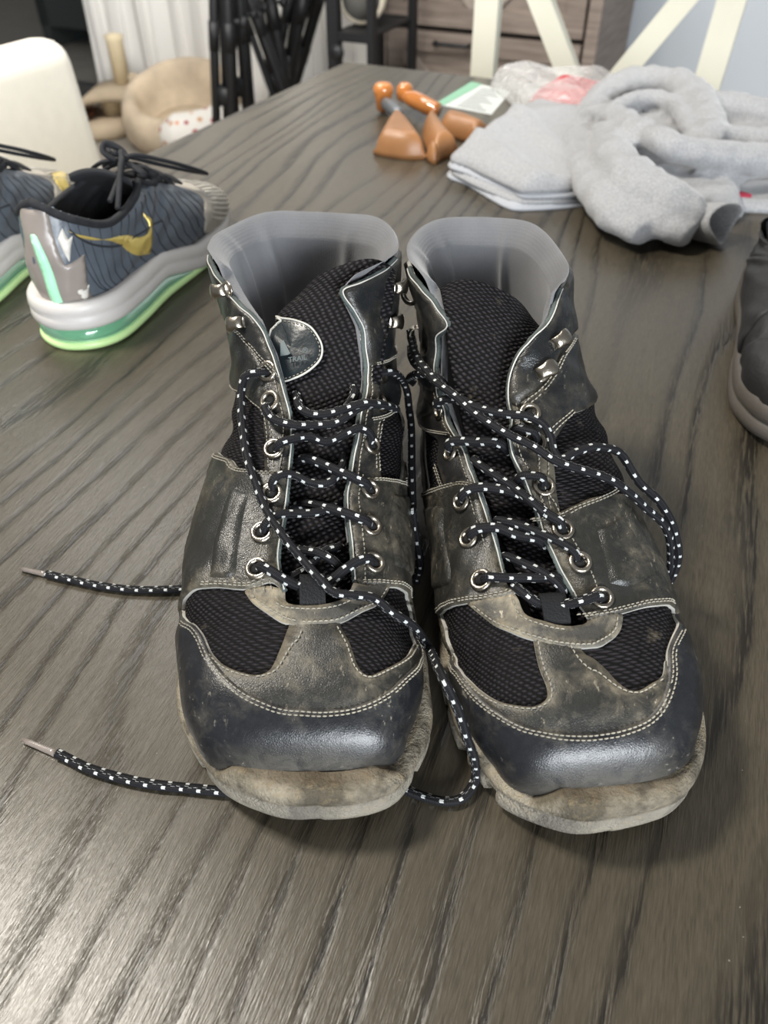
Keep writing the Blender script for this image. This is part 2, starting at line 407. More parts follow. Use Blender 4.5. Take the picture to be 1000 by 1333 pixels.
# ---------------------------------------------------------------- hiking boots
US, VS = .46, .15                     # rough metres per unit of u and of v
class Boot:
    def __init__(b, last, name, label):
        b.L = last
        b.root = thing(name, label, 'boot', tuple(TZv(last.heel)), 'pair of worn hiking boots')
        nu, nv = 260, 201
        b.gu = np.linspace(0, 1.02, nu); b.gv = np.linspace(-1, 1, nv)
        uu, vv = np.meshgrid(b.gu, b.gv, indexing='ij')
        b.G = last.S(uu, vv); P = b.G.reshape(-1, 3)
        F = []
        for i in range(nu-1):
            for j in range(nv-1):
                a = i*nv+j; F += [(a, a+nv, a+nv+1), (a, a+nv+1, a+1)]
        b.F = F; b.uvv = np.stack([uu.ravel(), vv.ravel()], 1); b.P = P
        b.bvh = BVHTree.FromPolygons([Vector(p) for p in P], F)
    def hit(b, x, y):
        d = ray(x, y); d = d/np.linalg.norm(d)
        h = b.bvh.ray_cast(Vector((0, 0, CAMH)), Vector(d))
        if h[0] is None:      # just outside the outline: nearest surface point to the ray
            best = None
            for k in np.linspace(.25, .75, 60):
                q = b.bvh.find_nearest(Vector((0, 0, CAMH))+Vector(d)*k)
                if best is None or q[3] < best[3]: best = q
            h = best
        tri = b.F[h[2]]; A, B_, C_ = [b.P[i] for i in tri]; p = np.array(h[0])
        v0, v1, v2 = B_-A, C_-A, p-A; d00, d01, d11, d20, d21 = v0@v0, v0@v1, v1@v1, v2@v0, v2@v1
        den = d00*d11-d01*d01+1e-20; w1 = (d11*d20-d01*d21)/den; w2 = (d00*d21-d01*d20)/den
        return b.uvv[tri[0]]*(1-w1-w2)+b.uvv[tri[1]]*w1+b.uvv[tri[2]]*w2
    def uv(b, pts):
        """photo points -> last coordinates. (x, y) | (x, y, v) forces v | ('u', u, v)"""
        out = []
        for p in pts:
            if p[0] == 'u': out.append((p[1], p[2]))
            elif len(p) == 3: q = b.hit(p[0], p[1]); out.append((q[0], p[2]))
            else: out.append(tuple(b.hit(*p)))
        return np.array(out)
    def S(b, uvp, off): return TZv(b.L.S(uvp[:, 0], uvp[:, 1], off)+b.wr(uvp)[:, None]*b.nrm(uvp))
    def nrm(b, uvp):
        e = 3e-3; u, v = uvp[:, 0], uvp[:, 1]
        n = np.cross(b.L.S(u, v+e)-b.L.S(u, v-e), b.L.S(u+e, v)-b.L.S(u-e, v)); return n/(np.linalg.norm(n, axis=1, keepdims=True)+1e-12)
    def wr(b, uvp):
        """soft creases and dents shared by all layers"""
        u, v = uvp[:, 0], uvp[:, 1]; k = b.seed
        flex = np.exp(-((u-.27)/.06)**2)
        s = .0007*np.sin(u*95+3*np.sin(v*5+k))*flex
        s += .0009*np.sin(v*21+k*2+7*u)*np.sin(u*31+k)+.0005*np.sin(v*47+k)*np.sin(u*67-v*20)
        ank = np.exp(-((u-.66)/.08)**2)*(np.abs(v) > .2)
        return (s+.0012*np.sin(u*70+4*v)*ank)*np.clip((u-.10)*7, .08, 1)
    def panel(b, name, pts, h=.0016, mat='quarter', lip=True, step=.0026, n=8, soft=.0012, label=None, raw='rawedge', smooth=True):
        if name == 'embossed_panel': soft, raw, step = .0055, mat, .0014
        Q = b.uv(pts) if not isinstance(pts, np.ndarray) else pts
        Q = Q*[US, VS]
        C = catmull(Q, n, True) if smooth else Q
        C = resample(C, .0016)
        lo, hi = C.min(0), C.max(0)
        gx = np.arange(lo[0], hi[0], step); gy = np.arange(lo[1], hi[1], step)
        g = np.stack(np.meshgrid(gx, gy, indexing='ij'), -1); g[1::2, :, 1] += step/2; g = g.reshape(-1, 2)
        ins = inpoly(g, C); g = g[ins]; dg = polydist(g, C); g = g[dg > step*.45]
        vs = [Vector(p) for p in C]+[Vector(p) for p in g]; ed = [(i, (i+1) % len(C)) for i in range(len(C))]
        ov, oe, of, *_ = delaunay_2d_cdt(vs, ed, [], 1, 1e-7)
        ov = np.array([tuple(q) for q in ov]); d = polydist(ov, C); k = np.clip(d/soft, 0, 1)
        off = h*(.45+.55*np.sqrt(1-(1-k)**2)) if name != 'embossed_panel' else .0022+(h-.0022)*(.5-.5*np.cos(k*math.pi))
        uvp = ov/[US, VS]; P = b.S(uvp, off)
        F = [tuple(q) for q in of]
        if len(F):                      # orient outwards
            a = P[[q[0] for q in F]]; n_ = np.cross(P[[q[1] for q in F]]-a, P[[q[2] for q in F]]-a).sum(0)
            nn = b.nrm(uvp[[F[0][0]]])[0]
            q = F[len(F)//2]; m = np.cross(P[q[1]]-P[q[0]], P[q[2]]-P[q[0]]); nn = b.nrm(uvp[[q[0]]])[0]
            if m@nn < 0: F = [f[::-1] for f in F]
        cnt = {}
        for f in F:
            for i in range(3): e = (f[i], f[(i+1) % 3]); cnt[e] = 1
        bd = [e for e in cnt if (e[1], e[0]) not in cnt]
        low = {}; extra = []; ex_uv = []
        for e in bd:
            for i in e:
                if i not in low: low[i] = len(P)+len(extra); extra.append(i)
        if extra:
            Pl = b.S(uvp[extra], -.0006); P = np.concatenate([P, Pl]); ov2 = np.concatenate([ov, ov[extra]]); d2 = np.concatenate([d, np.zeros(len(extra))])
        else: ov2, d2 = ov, d
        mi = [0]*len(F)
        for a_, c_ in bd: F.append((c_, a_, low[a_], low[c_])); mi.append(1)
        return mk(name, P, F, [M[mat], M[raw]], b.root, mi=mi, uv=ov2, attr={'edge': np.clip(d2/.007, 0, 1) if name != 'embossed_panel' else d2*0+1., 'low': np.clip((.040-ov2[:, 0]/US)/.028, 0, 1) if name == 'toe_cap' else d2*0}, label=label)
    def stitch(b, pts, insets=(.002, .0042), h=.0019, side=1, ds=.0026, dash=.0018, r=.00036):
        Q = b.uv(pts)*[US, VS]; C = resample(catmull(Q, 8), .0008, closed=False)
        for ins in insets:
            T = np.gradient(C, axis=0); T /= np.linalg.norm(T, axis=1, keepdims=True)+1e-12
            N = np.stack([-T[:, 1], T[:, 0]], 1)*side
            D = (C+N*ins)/[US, VS]; P = b.S(D, h); nr = b.nrm(D)
            Ls = np.concatenate([[0], np.cumsum(np.linalg.norm(np.diff(P, axis=0), axis=1))]); s = random.random()*.001
            while s+dash < Ls[-1]:
                if random.random() > .03:
                    q = [np.array([np.interp(s+f*dash, Ls, P[:, k]) for k in range(3)]) for f in (0, .25, .75, 1)]
                    nn = np.array([np.interp(s, Ls, nr[:, k]) for k in range(3)])
                    q[0] -= nn*.0006; q[3] -= nn*.0006
                    b.st.tube(q, [r*.6, r, r, r*.6], 5, cap=False)
                s += ds*(1+random.uniform(-.06, .06))
    def frame_at(b, x, y, off=0.0):
        q = b.hit(x, y)[None]; return b.S(q, off)[0], b.nrm(q)[0], q
def resample(C, ds, closed=True):
    C = np.asarray(C, float); Q = np.concatenate([C, C[:1]]) if closed else C
    d = np.linalg.norm(np.diff(Q, axis=0), axis=1); keep = np.concatenate([[True], d > 1e-9]); Q = Q[keep]
    L = np.concatenate([[0], np.cumsum(np.linalg.norm(np.diff(Q, axis=0), axis=1))]); n = max(4, int(L[-1]/ds))
    s = np.linspace(0, L[-1], n, endpoint=not closed)
    return np.stack([np.interp(s, L, Q[:, k]) for k in range(Q.shape[1])], 1)
def inpoly(g, C):
    x, y = g[:, 0], g[:, 1]; r = np.zeros(len(g), bool); D = np.roll(C, -1, 0)
    for (x1, y1), (x2, y2) in zip(C, D):
        if y1 == y2: continue
        r ^= ((y1 > y) != (y2 > y)) & (x < (x2-x1)*(y-y1)/(y2-y1)+x1)
    return r
def polydist(g, C):
    out = np.full(len(g), 9.); D = np.roll(C, -1, 0)
    for a, c in zip(C, D):
        e = c-a; L2 = e@e+1e-18; t_ = np.clip(((g-a)@e)/L2, 0, 1); q = g-a-t_[:, None]*e; out = np.minimum(out, np.einsum('ij,ij->i', q, q))
    return np.sqrt(out)

def build_boot(last, D, name, label, seed):
    b = Boot(last, name, label); b.seed = seed; b.st = MB(); root = b.root
    eL, eR = b.uv(D['edgeL']), b.uv(D['edgeR'])       # throat edges, bottom -> top
    eL[-1, 0] = eR[-1, 0] = 1.0
    ring_c = b.uv(D['throat_bottom'])
    thr = np.concatenate([eL[::-1], ring_c, eR])
    # -- woven base of the upper, open at the throat
    nu, nv = 150, 141
    uu, vv = np.meshgrid(np.linspace(0, 1, nu), np.linspace(-1, 1, nv), indexing='ij'); U2 = np.stack([uu.ravel(), vv.ravel()], 1)
    th2 = np.concatenate([thr, [[1.3, thr[-1, 1]], [1.3, thr[0, 1]]]])*[US, VS]
    inn = inpoly(U2*[US, VS], th2)
    P = b.S(U2, -.0004)
    F = [f for f in gridfaces(nu, nv) if not any(inn[i] for i in f)]
    mk('mesh_upper', P, F, M['mesh'], root, uv=U2*[US, VS], attr={'edge': np.ones(len(P))}, label='black woven mesh upper')
    # -- collar lining: a soft pad inside the shaft rolling over rim and throat edges
    nr, nc = 110, 170; us = 1-.60*np.linspace(1, 0, nr)**2.2; V3 = []; uvl = []
    fe = lambda E, u: np.interp(u, E[:, 0], E[:, 1])
    so = lambda E: E[np.argsort(E[:, 0])]
    EL, ER = so(eL), so(eR)
    for i, u in enumerate(us):
        vl, vr = fe(EL, u), fe(ER, u); c = np.linspace(0, 1, nc); c = c-.9*np.sin(2*math.pi*c)/(2*math.pi)*.6
        vs = vl-c*(2+vl-vr)                      # from left edge round the back to the right edge
        dside = np.minimum(c, 1-c)*(2+vl-vr)*VS*1.1; dtop = (1.0-u)*US*.75
        db = np.minimum(dside, dtop); R_ = .0085
        ph = np.clip(db/R_, 0, 1)*math.pi/2
        st0 = np.exp(-np.clip(dtop, 0, 1)/.0045)*.0026; off = -.0008+st0-D.get('pad', .0085)*(1-np.cos(ph))
        off = off-.0045*(np.exp(-((vs+.82)/.035)**2)+.8*np.exp(-((vs+1.13+.1*(1-u))/.03)**2)+.6*np.exp(-((vs+.60+.2*(1-u))/.025)**2))*np.clip(dtop/.02, 0, 1)
        vs_w = np.where(vs < -1, vs+2, vs)
        up = np.array([0, 0, 1.])*(.0055*np.sin(np.clip(dtop/R_*.8+.2, 0, 1)*math.pi))*np.ones((nc, 1))
        Pr = last.S(np.full(nc, u), vs_w, off)
        # roll slightly past the throat edge
        Tn = last.S(np.full(nc, u), vs_w+.01)-last.S(np.full(nc, u), vs_w-.01); Tn /= np.linalg.norm(Tn, axis=1, keepdims=True)
        sgn = np.where(c < .5, 1., -1.)[:, None]
        roll = (.0045*np.sin(np.clip(dside/R_, 0, 1)*math.pi))[:, None]
        Pr = Pr+sgn*Tn*roll+up
        wv = .0010*np.sin(c*19+u*6+seed)
        Pr[:, 2] += wv
        V3.append(TZv(Pr)); uvl.append(np.stack([np.full(nc, u*US), vs*VS], 1))
    mk('collar_lining', np.concatenate(V3), gridfaces(nr, nc, flip=True), M['lining'], root, uv=np.concatenate(uvl), label='padded grey fabric collar lining')
    # -- insole seen down the shaft
    q = [last.loc(np.array(s_), np.array(y_), np.array(.022)) for s_, y_ in ((.01, 0), (.03, .032), (.12, .038), (.24, .045), (.30, .02), (.30, -.02), (.24, -.045), (.12, -.038), (.03, -.032))]
    mk('insole', TZv(np.array(q)), [tuple(range(len(q)))], M['insole'], root, smooth=False)
    # -- panels, lowest first
    for nm, pts, h, mt in D['panels']: b.panel(nm, pts, h, mt)
    for pts, insets, h, side in D['stitch']: b.stitch(pts, insets, h, side)
    for pts, insets, h, side in [(D['edgeL'], (.003, ), .0026, D['sideL']), (D['edgeR'], (.003, ), .0026, -D['sideL'])]: b.stitch(pts, insets, h, side)
    b.st.build('stitching', M['thread'], root, kind='stuff')
    # -- throat edge binding
    for E, nm in ((D['edgeL'], 'l'), (D['edgeR'], 'r')):
        C = resample(catmull(b.uv(E)*[US, VS], 8), .0015, False)/[US, VS]; P = b.S(C, .0008)
        P += (np.random.default_rng(3).normal(0, .00012, P.shape))
        mb = MB(); mb.tube(P, .0014, 8); mb.build('edge_binding', M['binding'], root)
        mb = MB(); Cc = C.copy(); P2 = b.S(Cc, .0026); mb.tube(P2, .0004, 6); mb.build('edge_cord', M['threadw'], root)
    # -- tongue
    T = D['tongue']; nr, nc = 60, 31; rows = np.array(T['rows'], float); tt = np.linspace(0, 1, nr); R5 = spline(np.linspace(0, 1, len(rows)), rows, tt)
    V3 = []; uvt = []
    for i in range(nr):
        s_, z_, c_, w_, tilt = R5[i]; a = np.linspace(-1, 1, nc); y_ = c_+w_*a
        drop = .009*np.abs(a)**2.2
        # rounded top corners
        top = max(0, (tt[i]-.86)/.14)
        zz = z_-drop*.6+tilt*a*.02-top**1.5*.012*np.abs(a)**3
        ss = s_-drop*1.0-(.0006*np.sin(tt[i]*50+a*3))
        V3.append(TZv(last.loc(ss, y_, zz))); uvt.append(np.stack([np.full(nc, tt[i]*.21), a*w_], 1))
    V3 = np.concatenate(V3); uvt = np.concatenate(uvt)
    n0 = len(V3); back = V3.copy(); fdir = last.f; back -= fdir*.005; back[:, 2] -= .003
    F = gridfaces(nr, nc)+gridfaces(nr, nc, off=n0, flip=True)
    m = nc
    for j in range(nc-1): k = (nr-1)*m+j; F.append((k, n0+k, n0+k+1, k+1)); F.append((j+1, n0+j+1, n0+j, j))
    for i in range(nr-1):
        k = i*m; F.append((k+m, n0+k+m, n0+k, k)[::-1]); k = i*m+m-1; F.append((k, n0+k, n0+k+m, k+m)[::-1])
    tg = mk('tongue', np.concatenate([V3, back]), F, M['tonguemesh'], root, uv=np.concatenate([uvt, uvt]), label='black mesh tongue')
    b.tgrid = V3.reshape(nr, nc, 3)
    # gusset strips joining tongue to the throat edges
    tb = BVHTree.FromPolygons([Vector(p) for p in V3], gridfaces(nr, nc)); b.tbvh = tb
    # -- eyelets
    for (x, y) in D['eyelets']:
        P, n, q = b.frame_at(x, y, .0034 if (x, y) not in D['thin'] else .0022); Bm = basis(n)
        mb = MB(); V_, F_ = lathe([(.0058, -.0002), (.0060, .0006), (.0054, .0015), (.0042, .0017), (.0034, .0010), (.0030, -.0008)], 24, P, Bm)
        F_ = F_[:-2]; mb.add(V_, F_, 0)
        V_, F_ = lathe([(.0034, .0001), (.0001, .0002)], 16, P, Bm); mb.add(V_, F_, 1)
        mb.build('eyelet', [M['nickel'], M['hole']], root)
    for (x, y, ang) in D['hooks']:
        P, n, q = b.frame_at(x, y, .0016)
        # open lace hook: rounded base plate, neck, and a domed tongue curling outwards
        outd = np.array([math.cos(ang), 0, math.sin(ang)]); outd = outd-n*(outd@n); outd /= np.linalg.norm(outd); side = np.cross(n, outd)
        Bm = np.stack([outd, side, n], 1)
        mb = MB(); V_, F_ = lathe([(.0062, 0), (.0062, .0006), (.0050, .0011), (.0001, .0013)], 20, (0, 0, 0)); V_[:, 1] *= .8; mb.add(V_@Bm.T+P, F_)
        path = [(-.003, .0008, .0030), (-.0040, .0026, .0030), (-.0030, .0050, .0034), (-.0002, .0066, .0036), (.0025, .0070, .0044), (.0050, .0066, .0046), (.0070, .0056, .0040), (.0084, .0042, .0026), (.0089, .0032, .0010)]
        ring = []
        for (a_, z_, w_) in catmull(path, 4):
            for k in range(12):
                an = k/12*2*math.pi; ring.append(np.array([a_, math.cos(an)*w_, z_+math.sin(an)*.0017]))
        ring = np.array(ring); m_ = len(ring)//12
        mb.add(ring@Bm.T+P, gridfaces(m_, 12, True)+[tuple(range(12))[::-1], tuple(range((m_-1)*12, m_*12))])
        mb.build('lace_hook', M['nickel'], root)
    # -- webbing loop at the foot of the tongue
    for lp in D['loops']:
        P, n, q = b.frame_at(lp[0], lp[1], .0); w = lp[2]; ang = lp[3]
        ax = last.l*math.cos(ang)-last.f*math.sin(ang); ax = ax-n*(ax@n); ax /= np.linalg.norm(ax); dn = np.cross(ax, n)
        rng_ = np.linspace(-math.pi*.62, math.pi*.62, 14); V_ = []
        for a_ in rng_:
            for s2 in (-w/2, w/2): V_.append(P+ax*s2+dn*math.sin(a_)*lp[4]+n*(math.cos(a_)*.0032-.0006))
        for a_ in rng_:
            for s2 in (-w/2, w/2): V_.append(P+ax*s2+dn*math.sin(a_)*(lp[4]-.001)+n*(math.cos(a_)*.0024-.0012))
        F = gridfaces(14, 2)+gridfaces(14, 2, off=28, flip=True)+[(i*2+k, i*2+2+k, 28+i*2+2+k, 28+i*2+k) for i in range(13) for k in (0, 1)]
        mk('webbing_loop', V_, F, M['webbing'], root)
    # -- outsole
    O = np.array(D['outline'], float)             # s, y  going round once
    C = resample(catmull(O, 10, True), .0025); n = len(C)
    Tg = np.roll(C, -1, 0)-np.roll(C, 1, 0); Tg /= np.linalg.norm(Tg, axis=1, keepdims=True); Nn = np.stack([Tg[:, 1], -Tg[:, 0]], 1)
    if (Nn*(C-C.mean(0))).sum() < 0: Nn = -Nn
    toe = np.clip((C[:, 0]-.18)/.14, 0, 1)
    ltop = D['soletop']; ztop = np.interp(C[:, 1], [p[0] for p in ltop], [p[1] for p in ltop]); frontness = np.clip((C[:, 0]-.262)/.04, 0, 1); frontness = frontness*frontness*(3-2*frontness)
    zt = (.030+.005*toe)*(1-frontness)+ztop*frontness
    lift = .010*np.clip((C[:, 0]-.285)/.045, 0, 1)**1.6+.003*np.clip((.02-C[:, 0])/.02, 0, 1)
    arc = np.cumsum(np.linalg.norm(np.roll(C, -1, 0)-C, axis=1)); lug = (np.sin(arc/.026*2*math.pi) > .62).astype(float)*(C[:, 0] < .318)
    prof = [(-.012, 0, 0), (-.0035, 0, 0), (-.0008, .0015, 0), (0, .005, 0), (.0006, .010, 0), (.0003, .0138, 0), (-.0006, .0150, 1), (-.0008, .0156, 1), (.0008, .0168, 0), (.0012, .45, 0), (.0004, .75, 0), (-.0012, .93, 0), (-.0030, 1.0, 0), (-.0055, 1.0, .5), (-.011, .96, .7)]
    V_ = []; gr = []; lb = []
    nz = .0004*np.sin(arc*160+seed)+.0004*np.sin(arc*67)
    for (o_, zf, g_) in prof:
        z = np.where(zf < .02, lift+zf, lift*.6+.0165+(zt-.0165)*((zf-.0165/.036*0)) if zf >= .02 else 0)
        if zf >= .02: z = lift*(1-zf)+.017+(zt-.017)*zf
        oo = o_+nz*(0 < zf)
        if zf < .012: oo = oo-lug*.0035*(1 if o_ > -.01 else 0)
        Q = C+Nn*oo[:, None]
        flare = .0
        V_.append(TZv(last.loc(Q[:, 0], Q[:, 1], z+.0005))); gr.append(np.full(n, g_)); lb.append(np.full(n, 1. if zf < .016 else 0.))
    F = gridfaces(len(prof), n, True)+[tuple(range(n))]
    # the bend of the last applies to the sole too
    mk('outsole', np.concatenate(V_), F, M['sole'], root, attr={'groove': np.concatenate(gr), 'lower_band': np.concatenate(lb)}, label='dust-caked grey rubber sole with toe bumper')
    return b
DL = dict(sideL=-1)
DL['edgeL'] = [(371, 770), (363, 735), (364, 710), (370, 675), (375, 640), (378, 605), (380, 575), (378, 540), (368, 500), (356, 460), (336, 417), ('u', .95, -.265), ('u', .985, -.345), ('u', 1.0, -.46)]
DL['edgeR'] = [(461, 757), (458, 717), (453, 682), (451, 647), (456, 619), (461, 584), (467, 543), (474, 500), (474, 466), (468, 425), ('u', .975, .150), ('u', .988, .215), ('u', .995, .30), ('u', 1.0, .42)]
DL['throat_bottom'] = [(374, 784), (395, 789), (430, 787), (451, 777)]
ankL = [(318, 438), (349, 480)]; ankR = [(484, 477), (521, 459)]
botL = [(250, 773), (265, 767), (290, 765), (325, 767), (353, 759), (371, 770)]
botR = [(461, 757), (472, 763), (500, 765), (524, 770), (549, 781)]
topDL = [(302, 599), (311, 609), (335, 614), (378, 616)]
topDR = [(458, 625), (486, 623), (528, 627)]
capL = [(242, 806), (260, 820), (276, 852), (296, 880), (320, 900), (352, 914), (388, 922), (424, 924), (464, 918), (500, 902), (528, 876), (548, 848), (556, 830)]
E_L, E_R = DL['edgeL'], DL['edgeR']
DL['panels'] = [
 ('heel_counter', [('u', .50, -.50), ('u', .62, -.52), ('u', .86, -.72), ('u', .93, -1.0), ('u', .86, -1.28), ('u', .62, -1.48), ('u', .50, -1.50), ('u', .50, -1.50), ('u', .60, -1.0), ('u', .50, -.50)], .0014, 'upperleather'),
 ('vamp_overlay', [(248, 812), (262, 822), (276, 850), (292, 866), (316, 876), (336, 879), (352, 872), (366, 844), (378, 816), (385, 800), (438, 800), (444, 814), (456, 840), (466, 868), (480, 880), (504, 870), (528, 856), (548, 836), (556, 850), (530, 890), (480, 925), (424, 936), (340, 925), (290, 895), (258, 850)], .0013, 'vamp'),
 ('toe_cap', capL+[('u', .30, .50), ('u', .26, .72), ('u', .12, .84), ('u', .03, .80), ('u', .0, .5), ('u', .0, 0), ('u', .0, -.5), ('u', .03, -.80), ('u', .12, -.84), ('u', .26, -.72), ('u', .31, -.52)], .0026, 'toe'),
 ('lace_ring', [(320, 768), (322, 776), (332, 788), (353, 803), (377, 813), (409, 814), (444, 810), (472, 798), (496, 784), (505, 766), (505, 760), (475, 760), (461, 757), (461, 757), (451, 777), (430, 786), (395, 789), (374, 784), (371, 768), (371, 768), (345, 763)], .0022, 'ring'),
 ('eyestay', E_L[4:10]+[(343, 440), (330, 438), (325, 470), (325, 515), (342, 538), (344, 560), (346, 616), (346, 625)], .0016, 'quarter'),
 ('eyestay', E_R[3:10]+[(484, 462), (500, 470), (516, 500), (510, 533), (497, 545), (495, 560), (493, 616), (493, 630)], .0016, 'quarter'),
 ('quarter', botL[:1]+botL+E_L[:6][1:]+[(378, 616), (378, 616)]+topDL[::-1][1:]+[(298, 592, -.42), ('u', .56, -.55), ('u', .50, -.72), ('u', .38, -.80), ('u', .27, -.74), ('u', .29, -.52)], .0030, 'quarter2'),
 ('quarter', botR+[(556, 790, .46), ('u', .29, .55), ('u', .27, .74), ('u', .38, .80), ('u', .50, .72), ('u', .57, .55), (535, 628, .40)]+topDR[::-1]+[(457, 624)]+E_R[:4][::-1], .0030, 'quarter2'),
 ('ankle_panel', [(349, 480), (349, 480), (342, 539), (335, 530), (318, 515), (310, 510, -.42), ('u', .74, -.52), ('u', .72, -.75), ('u', .78, -.98), ('u', .965, -.98), ('u', .96, -.62), (300, 405, -.44), (306, 425)]+ankL, .0024, 'upperleather'),
 ('ankle_panel', [(484, 477), (484, 477), (484, 552), (500, 546), (514, 537), (535, 528, .40), ('u', .74, .52), ('u', .72, .75), ('u', .78, .98), ('u', .965, .98), ('u', .96, .62), (530, 430, .42), (521, 455)], .0024, 'upperleather'),
 ('hook_flap', E_L[8:]+[('u', .985, -.58), ('u', .95, -.62), ('u', .90, -.50), (305, 425), (318, 438), (349, 480), (364, 500)], .0036, 'upperleather'),
 ('hook_flap', E_R[7:]+[('u', .985, .58), ('u', .95, .62), ('u', .90, .50), (530, 445, .42), (521, 459), (484, 477), (478, 480)], .0036, 'upperleather'),
 ('embossed_panel', [(302, 632), (302, 632), (334, 644), (334, 644), (328, 670), (316, 750), (316, 750), (300, 757), (272, 757), (272, 757), (283, 700)], .0046, 'quarter2'),
 ('embossed_panel', [(502, 644), (502, 644), (528, 643), (541, 670), (541, 700), (546, 756), (546, 756), (510, 742), (504, 728), (504, 728), (500, 690)], .0046, 'quarter2'),
]
DL['stitch'] = [
 (capL, (.0018, .0040), .0030, 1),
 (DL['panels'][1][1][2:9], (.0016, ), .0017, 1), (DL['panels'][1][1][11:18], (.0016, ), .0017, 1),
 (DL['panels'][3][1][1:10], (.0020, ), .0026, -1), ([(371, 786), (395, 792), (430, 790), (454, 780)], (.002, ), .0026, 1),
 (botL[1:5], (.0022, .0042), .0033, -1), (botR[1:], (.0022, .0042), .0033, -1),
 ([(298, 592, -.42)]+topDL, (.0018, .0038), .0034, 1), (topDR+[(540, 629, .42)], (.0018, .0038), .0034, 1),
 ([(305, 425)]+ankL+[(360, 496)], (.0015, .0035), .0040, -1), ([(484, 477), (521, 459), (532, 444, .43)], (.0015, .0035), .0040, -1),
 ([(346, 612), (344, 560), (342, 538)], (.0018, .0038), .0020, 1), ([(494, 616), (496, 560), (500, 545)], (.0018, .0038), .0020, -1),
 ([(342, 539), (335, 530), (318, 515), (310, 508, -.43)], (.0018, ), .0028, 1), ([(484, 550), (500, 546), (514, 537), (533, 527, .42)], (.0018, .004), .0028, -1),
 ([(460, 757), (458, 717), (453, 682), (451, 647), (456, 619)], (.0052, ), .0033, 1), ([(371, 770), (363, 735), (364, 710), (370, 675), (375, 640)], (.0052, ), .0033, -1),
]
DL['eyelets'] = [(337, 744), (343, 696), (356, 645), (358, 586), (355, 524), (351, 484), (484, 735), (479, 688), (477, 640), (481, 580), (493, 525), (493, 487)]
DL['thin'] = [(358, 586), (355, 524), (351, 484), (481, 580), (493, 525), (493, 487)]
DL['hooks'] = [(299, 377, 3.3), (320, 421, 3.3), (506, 373, 0.), (503, 419, 0.)]
DL['loops'] = [(407, 768, .0125, .05, .0085)]
DL["outline"] = [(.3335, .008), (.330, .034), (.314, .051), (.292, .0625), (.262, .0645), (.22, .061), (.17, .054), (.12, .051), (.07, .048), (.03, .042), (.006, .028), (-.002, 0),
                 (.006, -.026), (.03, -.040), (.07, -.047), (.12, -.050), (.17, -.056), (.22, -.0625), (.262, -.064), (.292, -.058), (.316, -.042), (.3305, -.020)]
DL['soletop'] = [(-.08, .029), (-.040, .028), (-.034, .037), (.038, .036), (.046, .030), (.08, .030)]
DL['tongue'] = dict(rows=[  # s, z, centre y, half width, tilt
 (.262, .062, .002, .022, 0), (.236, .073, .004, .024, 0), (.212, .083, .004, .027, 0), (.188, .094, .005, .029, 0), (.165, .107, .006, .031, 0), (.145, .121, .009, .033, 0), (.126, .138, .012, .034, .05), (.108, .156, .018, .033, .2), (.094, .174, .024, .029, .45)])

DR = dict(sideL=-1)
DR['edgeL'] = [(657, 752), (650, 725), (644, 700), (638, 680), (632, 660), (624, 638), (616, 616), (605, 588), (594, 560), (583, 536), (574, 510), (572, 470), (573, 440), ('u', .925, -.27), ('u', .965, -.32), ('u', .985, -.38), ('u', 1.0, -.48)]
DR['edgeR'] = [(750, 784), (738, 757), (722, 730), (709, 700), (696, 660), (682, 625), (668, 595), (664, 570), (667, 548), (662, 520), (664, 490), (675, 462), (693, 440), (712, 420), ('u', .985, .19), ('u', 1.0, .27)]
DR['throat_bottom'] = [(670, 776), (684, 800), (712, 812), (748, 815), (762, 803)]
botLR = [(566, 802), (592, 790), (628, 784), (660, 778), (672, 772)]
botRR = [(764, 808), (800, 802), (840, 792), (876, 792)]
topLR = [(552, 640), (572, 634), (600, 627), (624, 630)]
topRR = [(690, 676), (704, 674), (720, 670), (744, 660), (776, 648), (796, 637)]
capR = [(572, 842), (586, 856), (600, 872), (624, 904), (648, 924), (680, 942), (720, 952), (764, 954), (804, 948), (840, 934), (858, 912), (867, 884), (869, 846), (880, 817)]
A_L, A_R = DR['edgeL'], DR['edgeR']
